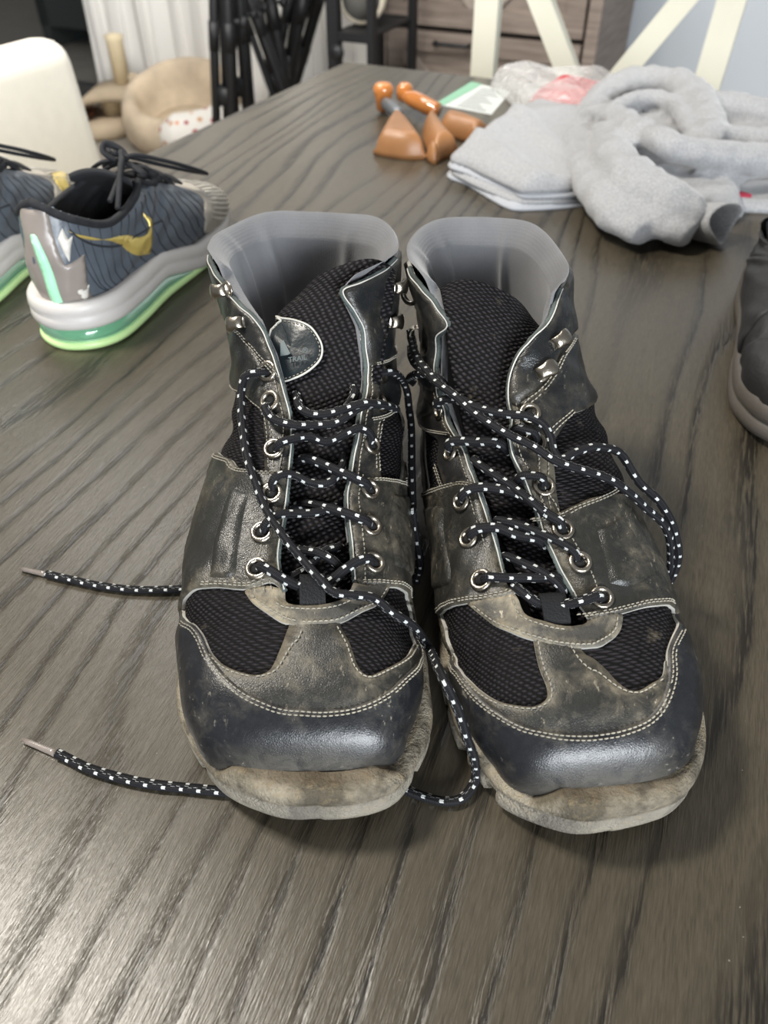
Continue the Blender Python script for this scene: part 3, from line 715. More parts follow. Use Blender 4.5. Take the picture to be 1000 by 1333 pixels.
DR['panels'] = [
 DL['panels'][0],
 ('vamp_overlay', [(580, 852), (604, 878), (636, 906), (660, 916), (692, 920), (710, 912), (712, 896), (702, 868), (694, 832), (690, 815), (745, 826), (760, 848), (784, 868), (808, 892), (828, 900), (848, 890), (862, 880), (866, 860), (875, 880), (862, 920), (840, 945), (764, 966), (680, 955), (630, 925), (596, 885)], .0013, 'vamp'),
 ('toe_cap', capR+[('u', .30, .46), ('u', .28, .60), ('u', .22, .74), ('u', .12, .84), ('u', .03, .80), ('u', .0, .5), ('u', .0, 0), ('u', .0, -.5), ('u', .03, -.80), ('u', .12, -.84), ('u', .26, -.72), ('u', .31, -.52)], .0026, 'toe'),
 ('lace_ring', [(612, 784), (616, 792), (640, 812), (668, 826), (700, 836), (760, 845), (792, 836), (808, 820), (809, 800), (790, 798), (764, 800), (764, 800), (764, 808), (748, 816), (712, 812), (684, 800), (674, 780), (664, 772), (640, 776)], .0022, 'ring'),
 ('eyestay', A_L[4:11]+[(560, 500), (545, 510), (543, 542), (556, 560), (570, 575), (573, 604), (580, 630), (590, 645)], .0016, 'quarter'),
 ('eyestay', A_R[4:11]+[(676, 500), (695, 505), (722, 545), (717, 575), (720, 600), (724, 640), (730, 675), (715, 690)], .0016, 'quarter'),
 ('quarter', [(566, 802)]+botLR+[(664, 765)]+A_L[:6]+[(616, 628)]+topLR[::-1][1:]+[(546, 645, -.42), ('u', .54, -.55), ('u', .48, -.72), ('u', .38, -.80), ('u', .26, -.74), ('u', .27, -.52)], .0030, 'quarter2'),
 ('quarter', [(758, 796), (764, 808), (764, 808)]+botRR[1:]+[(884, 796, .44), ('u', .29, .55), ('u', .27, .74), ('u', .38, .80), ('u', .50, .72), ('u', .55, .55), (800, 640, .42)]+topRR[::-1][1:]+[(700, 674)]+A_R[:4][::-1], .0030, 'quarter2'),
 ('ankle_panel', [(560, 500), (548, 545), (540, 530, -.40), ('u', .74, -.52), ('u', .72, -.75), ('u', .78, -.98), ('u', .965, -.98), ('u', .96, -.62), (534, 440, -.42), (545, 480)], .0024, 'upperleather'),
 ('ankle_panel', [(674, 528), (700, 560), (717, 576), (732, 556), (748, 538), (752, 530, .42), ('u', .72, .52), ('u', .70, .75), ('u', .78, .98), ('u', .94, .98), ('u', .93, .60), (742, 445, .44), (738, 442), (725, 465), (710, 494), (690, 514)], .0024, 'upperleather'),
 ('hook_flap', A_L[10:]+[('u', .985, -.58), ('u', .95, -.62), ('u', .90, -.50), (536, 440, -.42), (545, 485), (560, 505)], .0036, 'upperleather'),
 ('hook_flap', A_R[9:]+[('u', .995, .55), ('u', .93, .52), (742, 430, .44), (738, 442), (725, 465), (710, 494), (690, 514), (674, 530)], .0036, 'upperleather'),
 ('embossed_panel', [(556, 658), (556, 658), (582, 658), (586, 690), (595, 745), (590, 765), (570, 772), (562, 772), (562, 772), (556, 720)], .0046, 'quarter2'),
 ('embossed_panel', [(768, 692), (768, 692), (806, 668), (806, 668), (830, 710), (852, 748), (852, 748), (820, 768), (784, 764), (784, 764), (774, 720)], .0046, 'quarter2'),
]
DR['stitch'] = [
 (capR, (.0018, .0040), .0030, 1),
 (DR['panels'][1][1][1:9], (.0016, ), .0017, 1), (DR['panels'][1][1][10:17], (.0016, ), .0017, 1),
 (DR['panels'][3][1][1:9], (.0020, ), .0026, -1), ([(674, 782), (684, 802), (712, 815), (748, 819)], (.002, ), .0026, 1),
 (botLR, (.0022, .0042), .0033, -1), (botRR, (.0022, .0042), .0033, -1),
 (topLR, (.0018, .0038), .0034, 1), (topRR, (.0018, .0038), .0034, 1),
 ([(740, 440), (725, 465), (710, 494), (690, 514), (676, 528)], (.0015, .0035), .0040, -1),
 ([(544, 545), (556, 561), (587, 569)], (.0018, .0038), .0022, -1),
 ([(574, 604), (580, 626), (588, 640)], (.0018, .0038), .0020, 1), ([(717, 577), (720, 600), (724, 640), (730, 668)], (.0018, .0038), .0020, 1),
 ([(717, 576), (732, 556), (748, 538)], (.0018, .004), .0028, -1),
 (A_L[:6], (.0052, ), .0033, -1), (A_R[:6], (.0052, ), .0033, 1),
]
DR['eyelets'] = [(630, 758), (615, 703), (606, 654), (590, 590), (574, 533), (782, 780), (752, 736), (730, 692), (708, 634), (696, 578), (689, 540)]
DR['thin'] = [(590, 590), (574, 533), (708, 634), (696, 578), (689, 540)]
DR['hooks'] = [(537, 387, 3.3), (547, 433, 3.3), (719, 448, .6), (703, 487, .6)]
DR['loops'] = [(722, 792, .0125, .0, .0085)]
DR['outline'] = [(.333, .004), (.328, .030), (.312, .050), (.29, .0605), (.262, .065), (.22, .064), (.17, .058), (.12, .051), (.07, .047), (.03, .040), (.006, .026), (-.002, 0),
                 (.006, -.028), (.03, -.042), (.07, -.048), (.12, -.048), (.17, -.052), (.22, -.059), (.262, -.0605), (.292, -.054), (.315, -.043), (.330, -.022)]
DR['soletop'] = [(-.08, .028), (-.034, .027), (-.024, .037), (.044, .036), (.052, .030), (.08, .030)]
DR['tongue'] = dict(rows=[
 (.262, .062, .006, .022, 0), (.236, .073, .004, .024, 0), (.212, .083, .001, .027, 0), (.188, .094, -.002, .029, 0), (.165, .107, -.003, .031, 0), (.145, .121, -.004, .032, -.05), (.127, .137, -.006, .032, -.25), (.111, .153, -.008, .030, -.5), (.098, .167, -.010, .028, -.7)])
BL = build_boot(LAST_L, DL, 'hiking_boot', 'left-hand black hiking boot with a round logo patch on its tongue', 1.0)
BR = build_boot(LAST_R, DR, 'hiking_boot', 'right-hand black hiking boot with muddy side panel and lace loop hanging off its side', 2.3)

# -- oval logo patch on the left boot's tongue
def tongue_hit(b, x, y, dz=0.0):
    d = ray(x, y); h = b.tbvh.ray_cast(Vector((0, 0, CAMH+TZ)), Vector(d/np.linalg.norm(d)))
    if h[0] is None: h = b.tbvh.find_nearest(Vector(TZv(aty(x, y, .40))))
    n = np.array([.02, -.80, .60]); return np.array(h[0])+n*dz
M['patch'] = simple('black_rubber_patch', (.012, .017, .020), .32, bump=.1, bs=400)
M['patchink'] = simple('faded_grey_print', (.10, .125, .13), .6)
OV = [(352, 414), (368, 415), (386, 418), (404, 426), (416, 442), (420, 456), (416, 470), (401, 484), (383, 493), (366, 496), (352, 480), (346, 450)]
Cp = resample(catmull(np.array(OV, float), 8, True), 1.5, True)
ctr = np.array([384., 455.]); V_ = []
for dz in (-.0004, .0016, .0020):
    for p in Cp: q = ctr+(p-ctr)*(1.0 if dz < .0018 else .94); V_.append(tongue_hit(BL, q[0], q[1], dz))
b3 = np.array(V_[-len(Cp):]); m3 = b3.mean(0)+np.array([.02, -.80, .60])*.0008
for k in (.75, .5, .25, .1): V_ += [m3+(p-m3)*k+(1-k*k)*.0008*np.array([.02, -.80, .60]) for p in b3]
V_.append(m3+np.array([.02, -.80, .60])*.0008); nP = len(Cp); F = gridfaces(7, nP, True)+[(6*nP+(j+1) % nP, 6*nP+j, 7*nP) for j in range(nP)]
pt = mk('logo_patch', V_, F, M['patch'], BL.root, label='round rubber logo patch with a pale piped rim')
mb = MB(); mb.tube([tongue_hit(BL, p[0], p[1], .0022) for p in Cp], .0006, 6, closed=True); mb.build('piped_rim', M['threadw'], pt)
mb = MB()
for i in range(0, nP-1, 4):
    q = [ctr+(Cp[j % nP]-ctr)*.91 for j in (i, i+1, i+2)]; mb.tube([tongue_hit(BL, *p, .0024) for p in q], .0003, 4)
mb.build('rim_stitching', M['thread'], pt, kind='stuff')
O_ = tongue_hit(BL, 376.5, 473, .0042); xa = tongue_hit(BL, 398, 469.5, .0042)-O_; ln = np.linalg.norm(xa); xa /= ln; ya = tongue_hit(BL, 376, 460, .0042)-O_; ya -= xa*(ya@xa); ya /= np.linalg.norm(ya); za = np.cross(xa, ya)
def flat_text(txt, o, size, name):
    cu = bpy.data.curves.new(name, 'FONT'); cu.body = txt; cu.size = size; cu.extrude = .0001; tmp = bpy.data.objects.new(name, cu); COL.objects.link(tmp)
    me = bpy.data.meshes.new_from_object(tmp.evaluated_get(bpy.context.evaluated_depsgraph_get())); vs = np.array([v.co[:] for v in me.vertices]); fs = [tuple(p.vertices) for p in me.polygons]
    bpy.data.objects.remove(tmp); bpy.data.meshes.remove(me)
    return mk(name, o+vs[:, :1]*xa+vs[:, 1:2]*ya+vs[:, 2:]*za, fs, M['patchink'], pt, smooth=False)
flat_text('TRAIL', O_, .0042, 'lettering')
flat_text('®', O_+xa*.0088+ya*.0040, .0040, 'lettering')
Tm = [(366, 446), (370, 444), (379, 461), (375, 463), (366, 464)]
mk('emblem', [tongue_hit(BL, *p, .0040) for p in Tm]+[tongue_hit(BL, *p, .0018) for p in Tm], [(4, 3, 2, 1, 0), (5, 6, 7, 8, 9)]+[(i, (i+1) % 5, 5+(i+1) % 5, 5+i) for i in range(5)], M['patchink'], pt, smooth=False)
# ---------------------------------------------------------------- laces
LR = .0026
def lace(b, pts, name='lace', r=LR, parent=None):
    """points (x, y, h): h metres above the boot surface; ('w', x, y, z) stands on the table"""
    W3 = []
    for p in pts:
        if p[0] == 'w': W3.append(TZv(at(p[1], p[2], p[3])))
        elif p[0] == 'a': W3.append(np.array(p[1:4]))
        else:
            q = b.hit(p[0], p[1])[None]; W3.append(TZv(b.L.S(q[:, 0], q[:, 1], p[2]))[0])
    C = catmull(W3, 14); C = resample(C, .0011, False)
    C = C+np.stack([np.interp(np.arange(len(C)), np.arange(0, len(C)+9, 9), rng.normal(0, .0002, (len(C)+17)//9)) for _ in range(3)], 1)[:len(C)]
    mb = MB(); mb.tube(C, r, 12, flat=.86); return mb.build(name, M['lace'], parent or b.root)
def aglet(b, x0, y0, x1, y1, z=.0022):
    P = [TZv(at(x0+(x1-x0)*k, y0+(y1-y0)*k, z)) for k in np.linspace(0, 1, 6)]
    mb = MB(); mb.tube(P, [.0013, .0016, .0016, .0017, .0018, .0021], 10); mb.build('aglet', M['aglet'], b.root)
b = BL; IN = -.004
def cross(b, a, m, c): lace(b, [(a[0], a[1], IN)]+[(a[0]+(m[0][0]-a[0])*.22, a[1]+(m[0][1]-a[1])*.22-1, .0058)]+m+[(c[0]+(m[-1][0]-c[0])*.22, c[1]+(m[-1][1]-c[1])*.22-1, .0058)]+[(c[0], c[1], IN)])
# left boot, toe end first
lace(b, [(337, 744, -.004), (342, 742, .005), (356, 750, .0068), (372, 758, .0045), (390, 764, .0005), (408, 767, -.001), (432, 757, .0015), (448, 744, .0045), (463, 736, .0068), (477, 734, .0055), (484, 736, -.004)])
lace(b, [(479, 688, -.004), (473, 685, .0055), (456, 678, .006), (436, 666, .002), (420, 658, -.002), (396, 650, -.007), (378, 650, -.012)])
lace(b, [(343, 696, -.004), (348, 690, .0055), (362, 678, .0065), (384, 671, .003), (408, 667, .0), (430, 658, -.004), (446, 648, -.010)])
lace(b, [(477, 640, -.004), (471, 636, .0055), (455, 628, .0062), (436, 614, .002), (420, 602, -.002), (400, 592, -.005), (382, 588, -.012)])
lace(b, [(356, 645, -.004), (358, 634, .0055), (368, 625, .0065), (386, 622, .003), (406, 629, .001), (425, 630, .001), (440, 618, -.001), (450, 602, -.004), (456, 585, -.010)])
lace(b, [(372, 745, -.010), (392, 735, -.006), (420, 716, -.003), (440, 706, -.006), (452, 700, -.012)])
lace(b, [(380, 700, -.012), (396, 714, -.002), (416, 722, .001), (436, 732, .000), (452, 742, -.008)])
lace(b, [(358, 586, -.004), (366, 584, .0052), (380, 578, .006), (402, 572, .003), (424, 576, .001), (446, 568, .003), (462, 562, .006), (475, 572, .0055), (481, 581, -.004)])
lace(b, [(355, 524, -.004), (353, 534, .0055), (362, 551, .0066), (384, 559, .006), (408, 557, .004), (432, 554, .004), (450, 543, .005), (466, 533, .0065), (484, 531, .007), (493, 527, -.004)])
lace(b, [(381, 505, -.012), (390, 528, -.001), (404, 540, .002), (424, 541, .003), (444, 536, .005), (464, 531, .009), (488, 534, .0085), (504, 536, .0062)])
lace(b, [(450, 545, -.012), (456, 528, -.004), (462, 512, -.001), (468, 500, -.006)])
# its two long ends
lace(b, [(351, 484, -.004), (345, 487, .006), (335, 494, .0085), (329, 520, .0075), (329, 566, .0075), (333, 608, .0085), (341, 638, .0085), (350, 668, .0085), (370, 706, .0115), (398, 742, .011), (418, 765, .010), (434, 780, .0085), (456, 784, .0085), (480, 788, .0078), (503, 805, .0062), (526, 822, .006), (544, 838, .0065), (555, 848, .008),
         ('w', 574, 876, .066), ('w', 592, 915, .058), ('w', 607, 958, .042), ('w', 617, 988, .024), ('w', 620, 1012, .006), ('w', 606, 1036, .0028), ('w', 582, 1044, .0028), ('w', 550, 1036, .0028), ('w', 515, 1022, .0028), ('w', 480, 1010, .0028)])
lace(b, [('w', 340, 1034, .0028), ('w', 285, 1030, .0028), ('w', 225, 1024, .0028), ('w', 165, 1015, .0028), ('w', 115, 1000, .0028), ('w', 75, 981, .0028)])
aglet(b, 30, 963, 76, 982)
lace(b, [(493, 487, -.004), (500, 486, .0058), (514, 502, .0062), (524, 530, .006), (530, 570, .006), (536, 610, .006), (543, 660, .0052), ('a', .0165, .330, TZ+.062), ('a', .021, .322, TZ+.035), ('a', .020, .330, TZ+.008)])
lace(b, [('w', 300, 752, .0030), ('w', 262, 762, .0028), ('w', 220, 768, .0028), ('w', 170, 767, .0028), ('w', 120, 760, .0028), ('w', 60, 747, .0028)])
aglet(b, 27, 740, 62, 748)
# right boot
b = BR
lace(b, [(630, 758, -.004), (637, 757, .0055), (650, 757, .0058), (672, 755, .003), (700, 753, .001), (722, 752, .001), (742, 757, -.006)])
lace(b, [(668, 762, .001), (680, 772, .002), (694, 782, .001), (710, 787, -.001), (722, 789, -.001), (742, 788, .002), (758, 786, .0055), (775, 781, .0058), (782, 783, -.004)])
lace(b, [(648, 718, -.012), (658, 722, -.002), (680, 733, .001), (708, 748, .002), (730, 766, .001), (746, 780, -.010)])
lace(b, [(615, 703, -.004), (620, 700, .0055), (632, 693, .0065), (650, 690, .004), (674, 698, .002), (700, 702, .001), (714, 706, -.006)])
lace(b, [(642, 672, -.010), (650, 679, .001), (678, 688, .0035), (702, 700, .0055), (728, 714, .0065), (746, 727, .0055), (752, 738, -.004)])
lace(b, [(606, 654, -.004), (610, 649, .0055), (622, 641, .0065), (640, 637, .003), (666, 642, .002), (690, 656, .004), (712, 676, .006), (726, 686, .0055), (730, 694, -.004)])
lace(b, [(612, 592, -.010), (620, 600, .001), (642, 618, .0025), (664, 634, .003), (688, 656, .006), (706, 672, .0058)])
lace(b, [(590, 590, -.004), (594, 584, .0055), (604, 578, .0065), (624, 577, .003), (650, 579, .002), (662, 584, -.006)])
lace(b, [(668, 622, -.008), (678, 623, .004), (692, 625, .0065), (703, 628, .0055), (708, 636, -.004)])
lace(b, [(660, 566, -.010), (672, 562, .004), (684, 566, .007), (694, 570, .006), (697, 579, -.004)])
lace(b, [(548, 428, .008), (546, 440, .0075), (560, 462, .0085), (580, 488, .0095), (604, 514, .010), (628, 533, .010), (656, 545, .0105), (682, 551, .011), (700, 562, .011), (710, 578, .0095), (716, 596, .008), (724, 606, .009), (742, 596, .0085), (764, 592, .009), (790, 600, .0085), ('w', 828, 624, .092), ('w', 858, 652, .082), ('w', 877, 688, .064), ('w', 883, 722, .044), ('w', 874, 752, .022), ('w', 858, 770, .006), ('w', 845, 772, .0032)])
lace(b, [(545, 452, .0075), (556, 470, .0085), (586, 496, .0105), (612, 520, .011), (634, 546, .011), (660, 572, .011), (688, 590, .0105), (712, 608, .0105), (740, 618, .0095), (774, 630, .0085), (794, 642, .008), ('w', 838, 658, .086), ('w', 862, 680, .072), ('w', 873, 708, .054), ('w', 873, 738, .032), ('w', 864, 760, .014), ('w', 852, 780, .0040), ('w', 842, 778, .0032)])
lace(b, [(540, 500, .004), (544, 494, .008), (560, 488, .0085), (574, 488, .0080), (585, 494, .007), (578, 500, .0)])
lace(b, [(574, 533, -.004), (580, 527, .0055), (592, 521, .007), (606, 522, .006), (618, 530, .004), (630, 545, -.004)])
# ---------------------------------------------------------------- sneakers
M['navy'] = simple('blue_grey_coated_fabric', (.085, .100, .120), .34, bump=.1, bs=300, var=.15)
M['navydark'] = simple('dark_print_line', (.020, .023, .030), .5)
M['taupe'] = simple('taupe_sheen_film', (.26, .225, .20), .32, var=.12)
M['toegrey'] = simple('greige_toe_fabric', (.34, .31, .265), .5, bump=.1, var=.1)
M['toewhite'] = simple('pale_toe_stripe', (.66, .63, .57), .5)
M['gold'] = simple('metallic_gold_print', (.72, .55, .16), .30, .55)
M['midsole'] = simple('pale_grey_foam', (.56, .53, .50), .45, bump=.08, bs=200, var=.06)
t = NT('translucent_green_sole'); M['airgreen'] = t.set(col=(.20, .50, .30), rough=.12, trans=.35, coat=.4)
M['volt'] = simple('pale_yellow_green_rubber', (.58, .82, .36), .35)
M['mint'] = simple('mint_green_print', (.42, .85, .55), .4)
M['blackcloth'] = simple('black_knit', (.010, .011, .014), .8, bump=.4, bs=700)
M['blacklace'] = simple('black_flat_lace', (.007, .008, .011), .75, bump=.4, bs=900)
SROWS = [
 (0.00, .294, .030,   .294, .022,  .014, .014, .60, .60),
 (0.04, .287, .045,   .285, .016,  .033, .033, .60, .60),
 (0.12, .268, .058,   .260, .016,  .046, .046, .64, .64),
 (0.25, .238, .068,   .222, .016,  .050, .050, .70, .70),
 (0.40, .205, .080,   .165, .018,  .048, .048, .74, .74),
 (0.55, .178, .094,   .090, .022,  .043, .043, .78, .78),
 (0.70, .155, .107,   .016, .030,  .039, .039, .80, .80),
 (0.85, .138, .116,   .002, .075,  .036, .036, .82, .82),
 (1.00, .125, .124,   .010, .128,  .031, .031, .85, .85),
]
def sneaker(heel, dirv, label, second=False, uvs=None):
    hd = math.pi-math.atan2(dirv[0], dirv[1])
    L = Last((*heel, 0), hd, SROWS, ((0., .1, .2, .3), (0, 0, -.002, .004)))
    b = Boot(L, 'basketball_sneaker', label); b.seed = .4; b.st = MB(); root = b.root
    root['group'] = 'pair of grey low-top sneakers'
    if uvs is None:
        tr = dict(
         collar=[(24, 248), (48, 245), (72, 247), (104, 254), (140, 263), (160, 264), (173, 254), (174, 238)],
         heelr=[(77, 251), (73, 270), (61, 303), (50, 337), (50, 337), (86, 339), (86, 339), (76, 370), (64, 404), (62, 412)],
         sole=[(35, 395), (45, 402), (62, 404), (112, 400), (160, 384), (189, 361), (208, 333), (225, 312), (246, 300)],
         toel=[(248, 232), (258, 252), (256, 275), (246, 300)],
         swoosh=[(88, 300), (88, 300), (155, 307), (186, 307), (193, 300), (192, 290), (187, 277), (187, 277), (197, 288), (198, 305), (195, 330), (195, 330), (160, 320), (125, 310)],
         hl1=[(38, 290), (54, 274), (58, 277), (50, 290), (40, 296)], hl2=[(37, 362), (50, 357), (52, 365), (70, 362), (66, 376), (50, 377), (45, 370)])
        uvs = {k: b.uv(v) for k, v in tr.items()}
        uvs['collar'][0] = (1.0, -1.0); uvs['collar'][1] = (.995, -.9)
    # base
    nu, nv = 90, 91; uu, vv = np.meshgrid(np.linspace(0, 1, nu), np.linspace(-1, 1, nv), indexing='ij'); U2 = np.stack([uu.ravel(), vv.ravel()], 1)
    col = [(1.0, -1.0), (.975, -.85), (.93, -.68), (.86, -.52), (.82, -.40), (.80, -.30), (.78, -.20), (.62, -.16), (.45, -.14), (.42, -.08)]
    thr = np.array(col+[(.42, .08)]+[(u, -v) for u, v in col[::-1]]+[(1.2, 1.0), (1.2, -1.0)])
    inn = inpoly(U2, thr); P = b.S(U2, 0.0)
    mk('upper', P, [f for f in gridfaces(nu, nv) if not all(inn[i] for i in f)], M['navy'], root, uv=U2)
    inner = b.S(np.clip(U2, None, 1), -.004); mk('lining', inner, [f[::-1] for f in gridfaces(nu, nv) if not all(inn[i] for i in f)], M['blackcloth'], root)
    C = resample(catmull(np.array(col[:8]+[(u, -v) for u, v in col[:8][::-1]]), 8), .01, False); Pc = b.S(C, -.001)
    k8 = len(C)//2
    for half in (Pc[:k8], Pc[k8:][::-1]): mb = MB(); mb.tube(half, .0036, 8); mb.build('collar_binding', M['blackcloth'], root)
    # toe overlay with fanned pale ribs
    b.panel('toe_overlay', np.array([(.40, -.12), (.36, -.22), (.33, -.32), (.36, -.46), (.34, -.62), (.1, -.8), (.0, -.6), (.0, 0), (.0, .6), (.1, .8), (.34, .62), (.36, .46), (.33, .32), (.36, .22), (.40, .12), (.38, 0)]), .0012, 'toegrey', step=.004, raw='toegrey')
    mb = MB()
    for v in np.linspace(-.72, .72, 23):
        uvp = np.array([(u, v*(1-.35*(u/.34))) for u in np.linspace(.03, .33-.05*abs(math.sin(v*9)), 14)]); mb.tube(b.S(uvp, .0016), np.interp(np.linspace(0, 1, 14), [0, .2, .8, 1], [.0006, .0021, .0020, .0005]), 6, flat=.5)
    mb.build('toe_ribs', M['toewhite'], root)
    # heel overlay
    h = [(1.0, -.86), (.93, -.84), (.86, -.80), (.80, -.76), (.76, -.72), (.76, -.72), (.76, -.60), (.76, -.60), (.70, -.62), (.62, -.66), (.58, -.7)]
    hp = np.array(h+[(.55, -1.0)]+[(u, -2-v) for u, v in h[::-1]])
    hr = np.array([(.985, -.90), (.93, -.885), (.88, -.87), (.855, -.86), (.855, -.86), (.855, -.73), (.855, -.73), (.79, -.77), (.74, -.79), (.68, -.82)]); hp = np.concatenate([[(.985, -1.0)], hr, [(.66, -1.0)], (hr*[1, -1]+[0, -2])[::-1]])
    b.panel('heel_overlay', hp, .0016, 'taupe', step=.004, raw='taupe')
    for k in (0, 1):
        z0 = .90-k*.14
        b.panel('heel_flash', np.array([(z0+.02, -.86), (z0+.04, -.82), (z0+.01, -.80), (z0+.015, -.77), (z0-.04, -.83), (z0-.01, -.845)]), .0024, 'toewhite', step=.004, raw='toewhite', smooth=False)
    b.panel('heel_stripe', np.array([(.93, -.99), (.86, -.95), (.72, -.96), (.60, -.985), (.60, -1.02), (.72, -1.01), (.84, -1.01), (.93, -1.02)]), .0040, 'mint', step=.004, raw='mint')
    # printed zig-zag lines down both sides
    mb = MB()
    for sgn in (-1, 1):
        for q in range(17):
            f = q/16; ut, vt = .985-.60*f, (.80-.66*f**.8 if f < .8 else .2)
            vt = np.interp(f, [0, .3, .6, 1], [.78, .50, .26, .20]); ut = np.interp(f, [0, .3, .6, 1], [.955, .84, .72, .42])
            ub = np.interp(f, [0, .4, 1], [.60, .46, .24]); vb = np.interp(f, [0, .4, 1], [.70, .80, .74])
            pts = []
            for k in range(5):
                a0, a1 = k/5, (k+1)/5
                for a in (a0, a1): pts.append((ut+(ub-ut)*a+(.004 if a == a1 else 0), sgn*(vt+(vb-vt)*a)))
            uvp = resample(np.array(pts), .012, False); mb.tube(b.S(uvp, .0002), .0006, 5, flat=.5)
    uvp = np.array([(u, v) for u, v in zip(np.linspace(.93, .60, 30), -.78+.36*np.sin(np.linspace(0, 1.5, 30)))]); mb.tube(b.S(uvp, .0004), .0009, 5)
    mb.build('printed_lines', M['navydark'], root)
    if not second: b.panel('swoosh_mark', uvs['swoosh'], .0020, 'gold', step=.004, raw='gold', n=6)
    else:
        b.panel('swoosh_mark', np.array([(.12, -.20), (.22, -.16), (.30, -.25), (.30, -.42), (.22, -.60), (.22, -.60), (.24, -.42), (.20, -.30)]), .0030, 'gold', step=.004, raw='gold')
        for k, pl in enumerate([[(.90, -.80), (.93, -.72), (.90, -.66), (.85, -.66), (.82, -.72), (.80, -.66), (.74, -.64), (.70, -.70), (.71, -.78)], [(.93, -.52), (.94, -.60), (.86, -.61), (.87, -.54), (.82, -.48), (.74, -.50), (.70, -.58), (.72, -.64)]]):
            uvp = resample(catmull(np.array(pl), 8), .008, False); mb = MB(); mb.tube(b.S(uvp, .0012), .0042, 8, flat=.3, up=b.nrm(uvp[:1])[0]); mb.build('heel_numeral_stroke', M['mint'], root)
    # tongue and laces
    rows = []; 
    for k in np.linspace(0, 1, 16):
        s_ = .215-.105*k; z_ = .073+.050*k-.010*k*(1-k); w_ = .020+.012*k
        a = np.linspace(-1, 1, 13); rows.append(TZv(L.loc(s_+.0*a, w_*a, z_-.008*np.abs(a)**2)))
    V_ = np.concatenate(rows); n0 = len(V_); V2 = V_.copy(); V2[:, 2] -= .006
    F = gridfaces(16, 13)+gridfaces(16, 13, off=n0, flip=True)+[(15*13+j, n0+15*13+j, n0+15*13+j+1, 15*13+j+1) for j in range(12)]
    mk('tongue', np.concatenate([V_, V2]), F, M['blackcloth'], root)
    for k in range(6):
        s_ = .212-.014*k; z_ = float(np.interp(s_, [.12, .15, .20, .215], [.124, .110, .084, .077]))+.006
        a = np.linspace(-1, 1, 11); P = TZv(L.loc(s_+.004*a*(1 if k % 2 else -1), (.020+.002*k)*a, z_-.010*a**2)); mb = MB(); mb.tube(P, .0042, 8, flat=.45, up=(0, 0, 1)); mb.build('lace', M['blacklace'], root)
    # knot, loops and tails
    def loop(pts, r=.0026):
        P = [TZv(L.loc(np.array(s_), np.array(y_), np.array(z_-.011*min(1, (z_-.08)/.045)))) for s_, y_, z_ in pts]; mb = MB(); mb.tube(catmull(P, 10), r, 8, flat=.75); mb.build('lace', M['blacklace'], root)
    loop([(.140, 0, .128), (.150, -.012, .134), (.175, -.030, .122), (.205, -.040, .102), (.228, -.044, .086), (.232, -.036, .084), (.214, -.030, .094), (.185, -.018, .112), (.150, -.004, .132), (.140, 0, .130)])
    loop([(.140, 0, .128), (.150, .012, .136), (.172, .028, .128), (.195, .040, .110), (.190, .046, .098), (.168, .034, .112), (.146, .010, .130)])
    loop([(.142, .002, .130), (.128, -.014, .138), (.112, -.022, .136), (.090, -.030, .122), (.078, -.033, .108)])
    loop([(.146, .0, .132), (.138, -.008, .140), (.120, -.018, .132), (.100, -.020, .120), (.085, -.022, .112)])
    loop([(.142, -.006, .128), (.136, .008, .138), (.144, .010, .144), (.150, 0, .138), (.144, -.008, .132), (.136, -.002, .140)], .0032)
    # midsole, see-through heel unit, outsole: three rings round the same outline
    O = [(.305, 0), (.300, .022), (.285, .040), (.255, .051), (.22, .0535), (.17, .049), (.12, .0455), (.07, .047), (.03, .044), (.006, .028), (-.004, 0)]
    O = O+[(s_, -y_) for s_, y_ in O[1:-1][::-1]]
    C = resample(catmull(np.array(O), 8, True), .004); n = len(C); Tg = np.roll(C, -1, 0)-np.roll(C, 1, 0); Tg /= np.linalg.norm(Tg, axis=1, keepdims=True); Nn = np.stack([Tg[:, 1], -Tg[:, 0]], 1)
    if (Nn*(C-C.mean(0))).sum() < 0: Nn = -Nn
    s_ = C[:, 0]; k = np.clip((s_-.12)/.06, 0, 1); lo = .020*(1-k)+.003*k; hi = .046*(1-k)+.030*k+.010*np.clip((s_-.27)/.03, 0, 1); lift = .006*np.clip((s_-.24)/.06, 0, 1)
    def ringm(name, prof, z0, z1, mat):
        V_ = []
        for o_, f in prof: Q = C+Nn*o_; V_.append(TZv(L.loc(Q[:, 0], Q[:, 1], lift+z0+(z1-z0)*f)))
        mk(name, np.concatenate(V_), gridfaces(len(prof), n, True)+[tuple(range(n)), tuple(range((len(prof)-1)*n, len(prof)*n))[::-1]], M[mat], root)
    ringm('midsole', [(-.004, 0), (-.0005, .06), (.001, .2), (.0005, .45), (-.0005, .5), (.001, .6), (0, .85), (-.002, .97), (-.006, 1.0), (-.014, .9)], lo, hi, 'midsole')
    ringm('air_unit', [(-.006, 0), (-.003, .1), (-.002, .5), (-.003, .9), (-.006, 1)], np.full(n, .006), np.maximum(lo+.001, .0075), 'airgreen')
    ringm('rubber_outsole', [(-.008, 0), (-.002, .1), (-.001, .5), (-.002, .9), (-.008, 1)], np.full(n, .0004), np.full(n, .0085), 'volt')
    return b, uvs
SA, suv = sneaker((-.286, .622), (.262, .965), 'blue-grey sneaker with gold swoosh and green sole, its whole side in view')
SB, _ = sneaker((-.432, .655), (.15, .988), 'grey sneaker at the left frame edge with mint green numerals on its heel', True, suv)

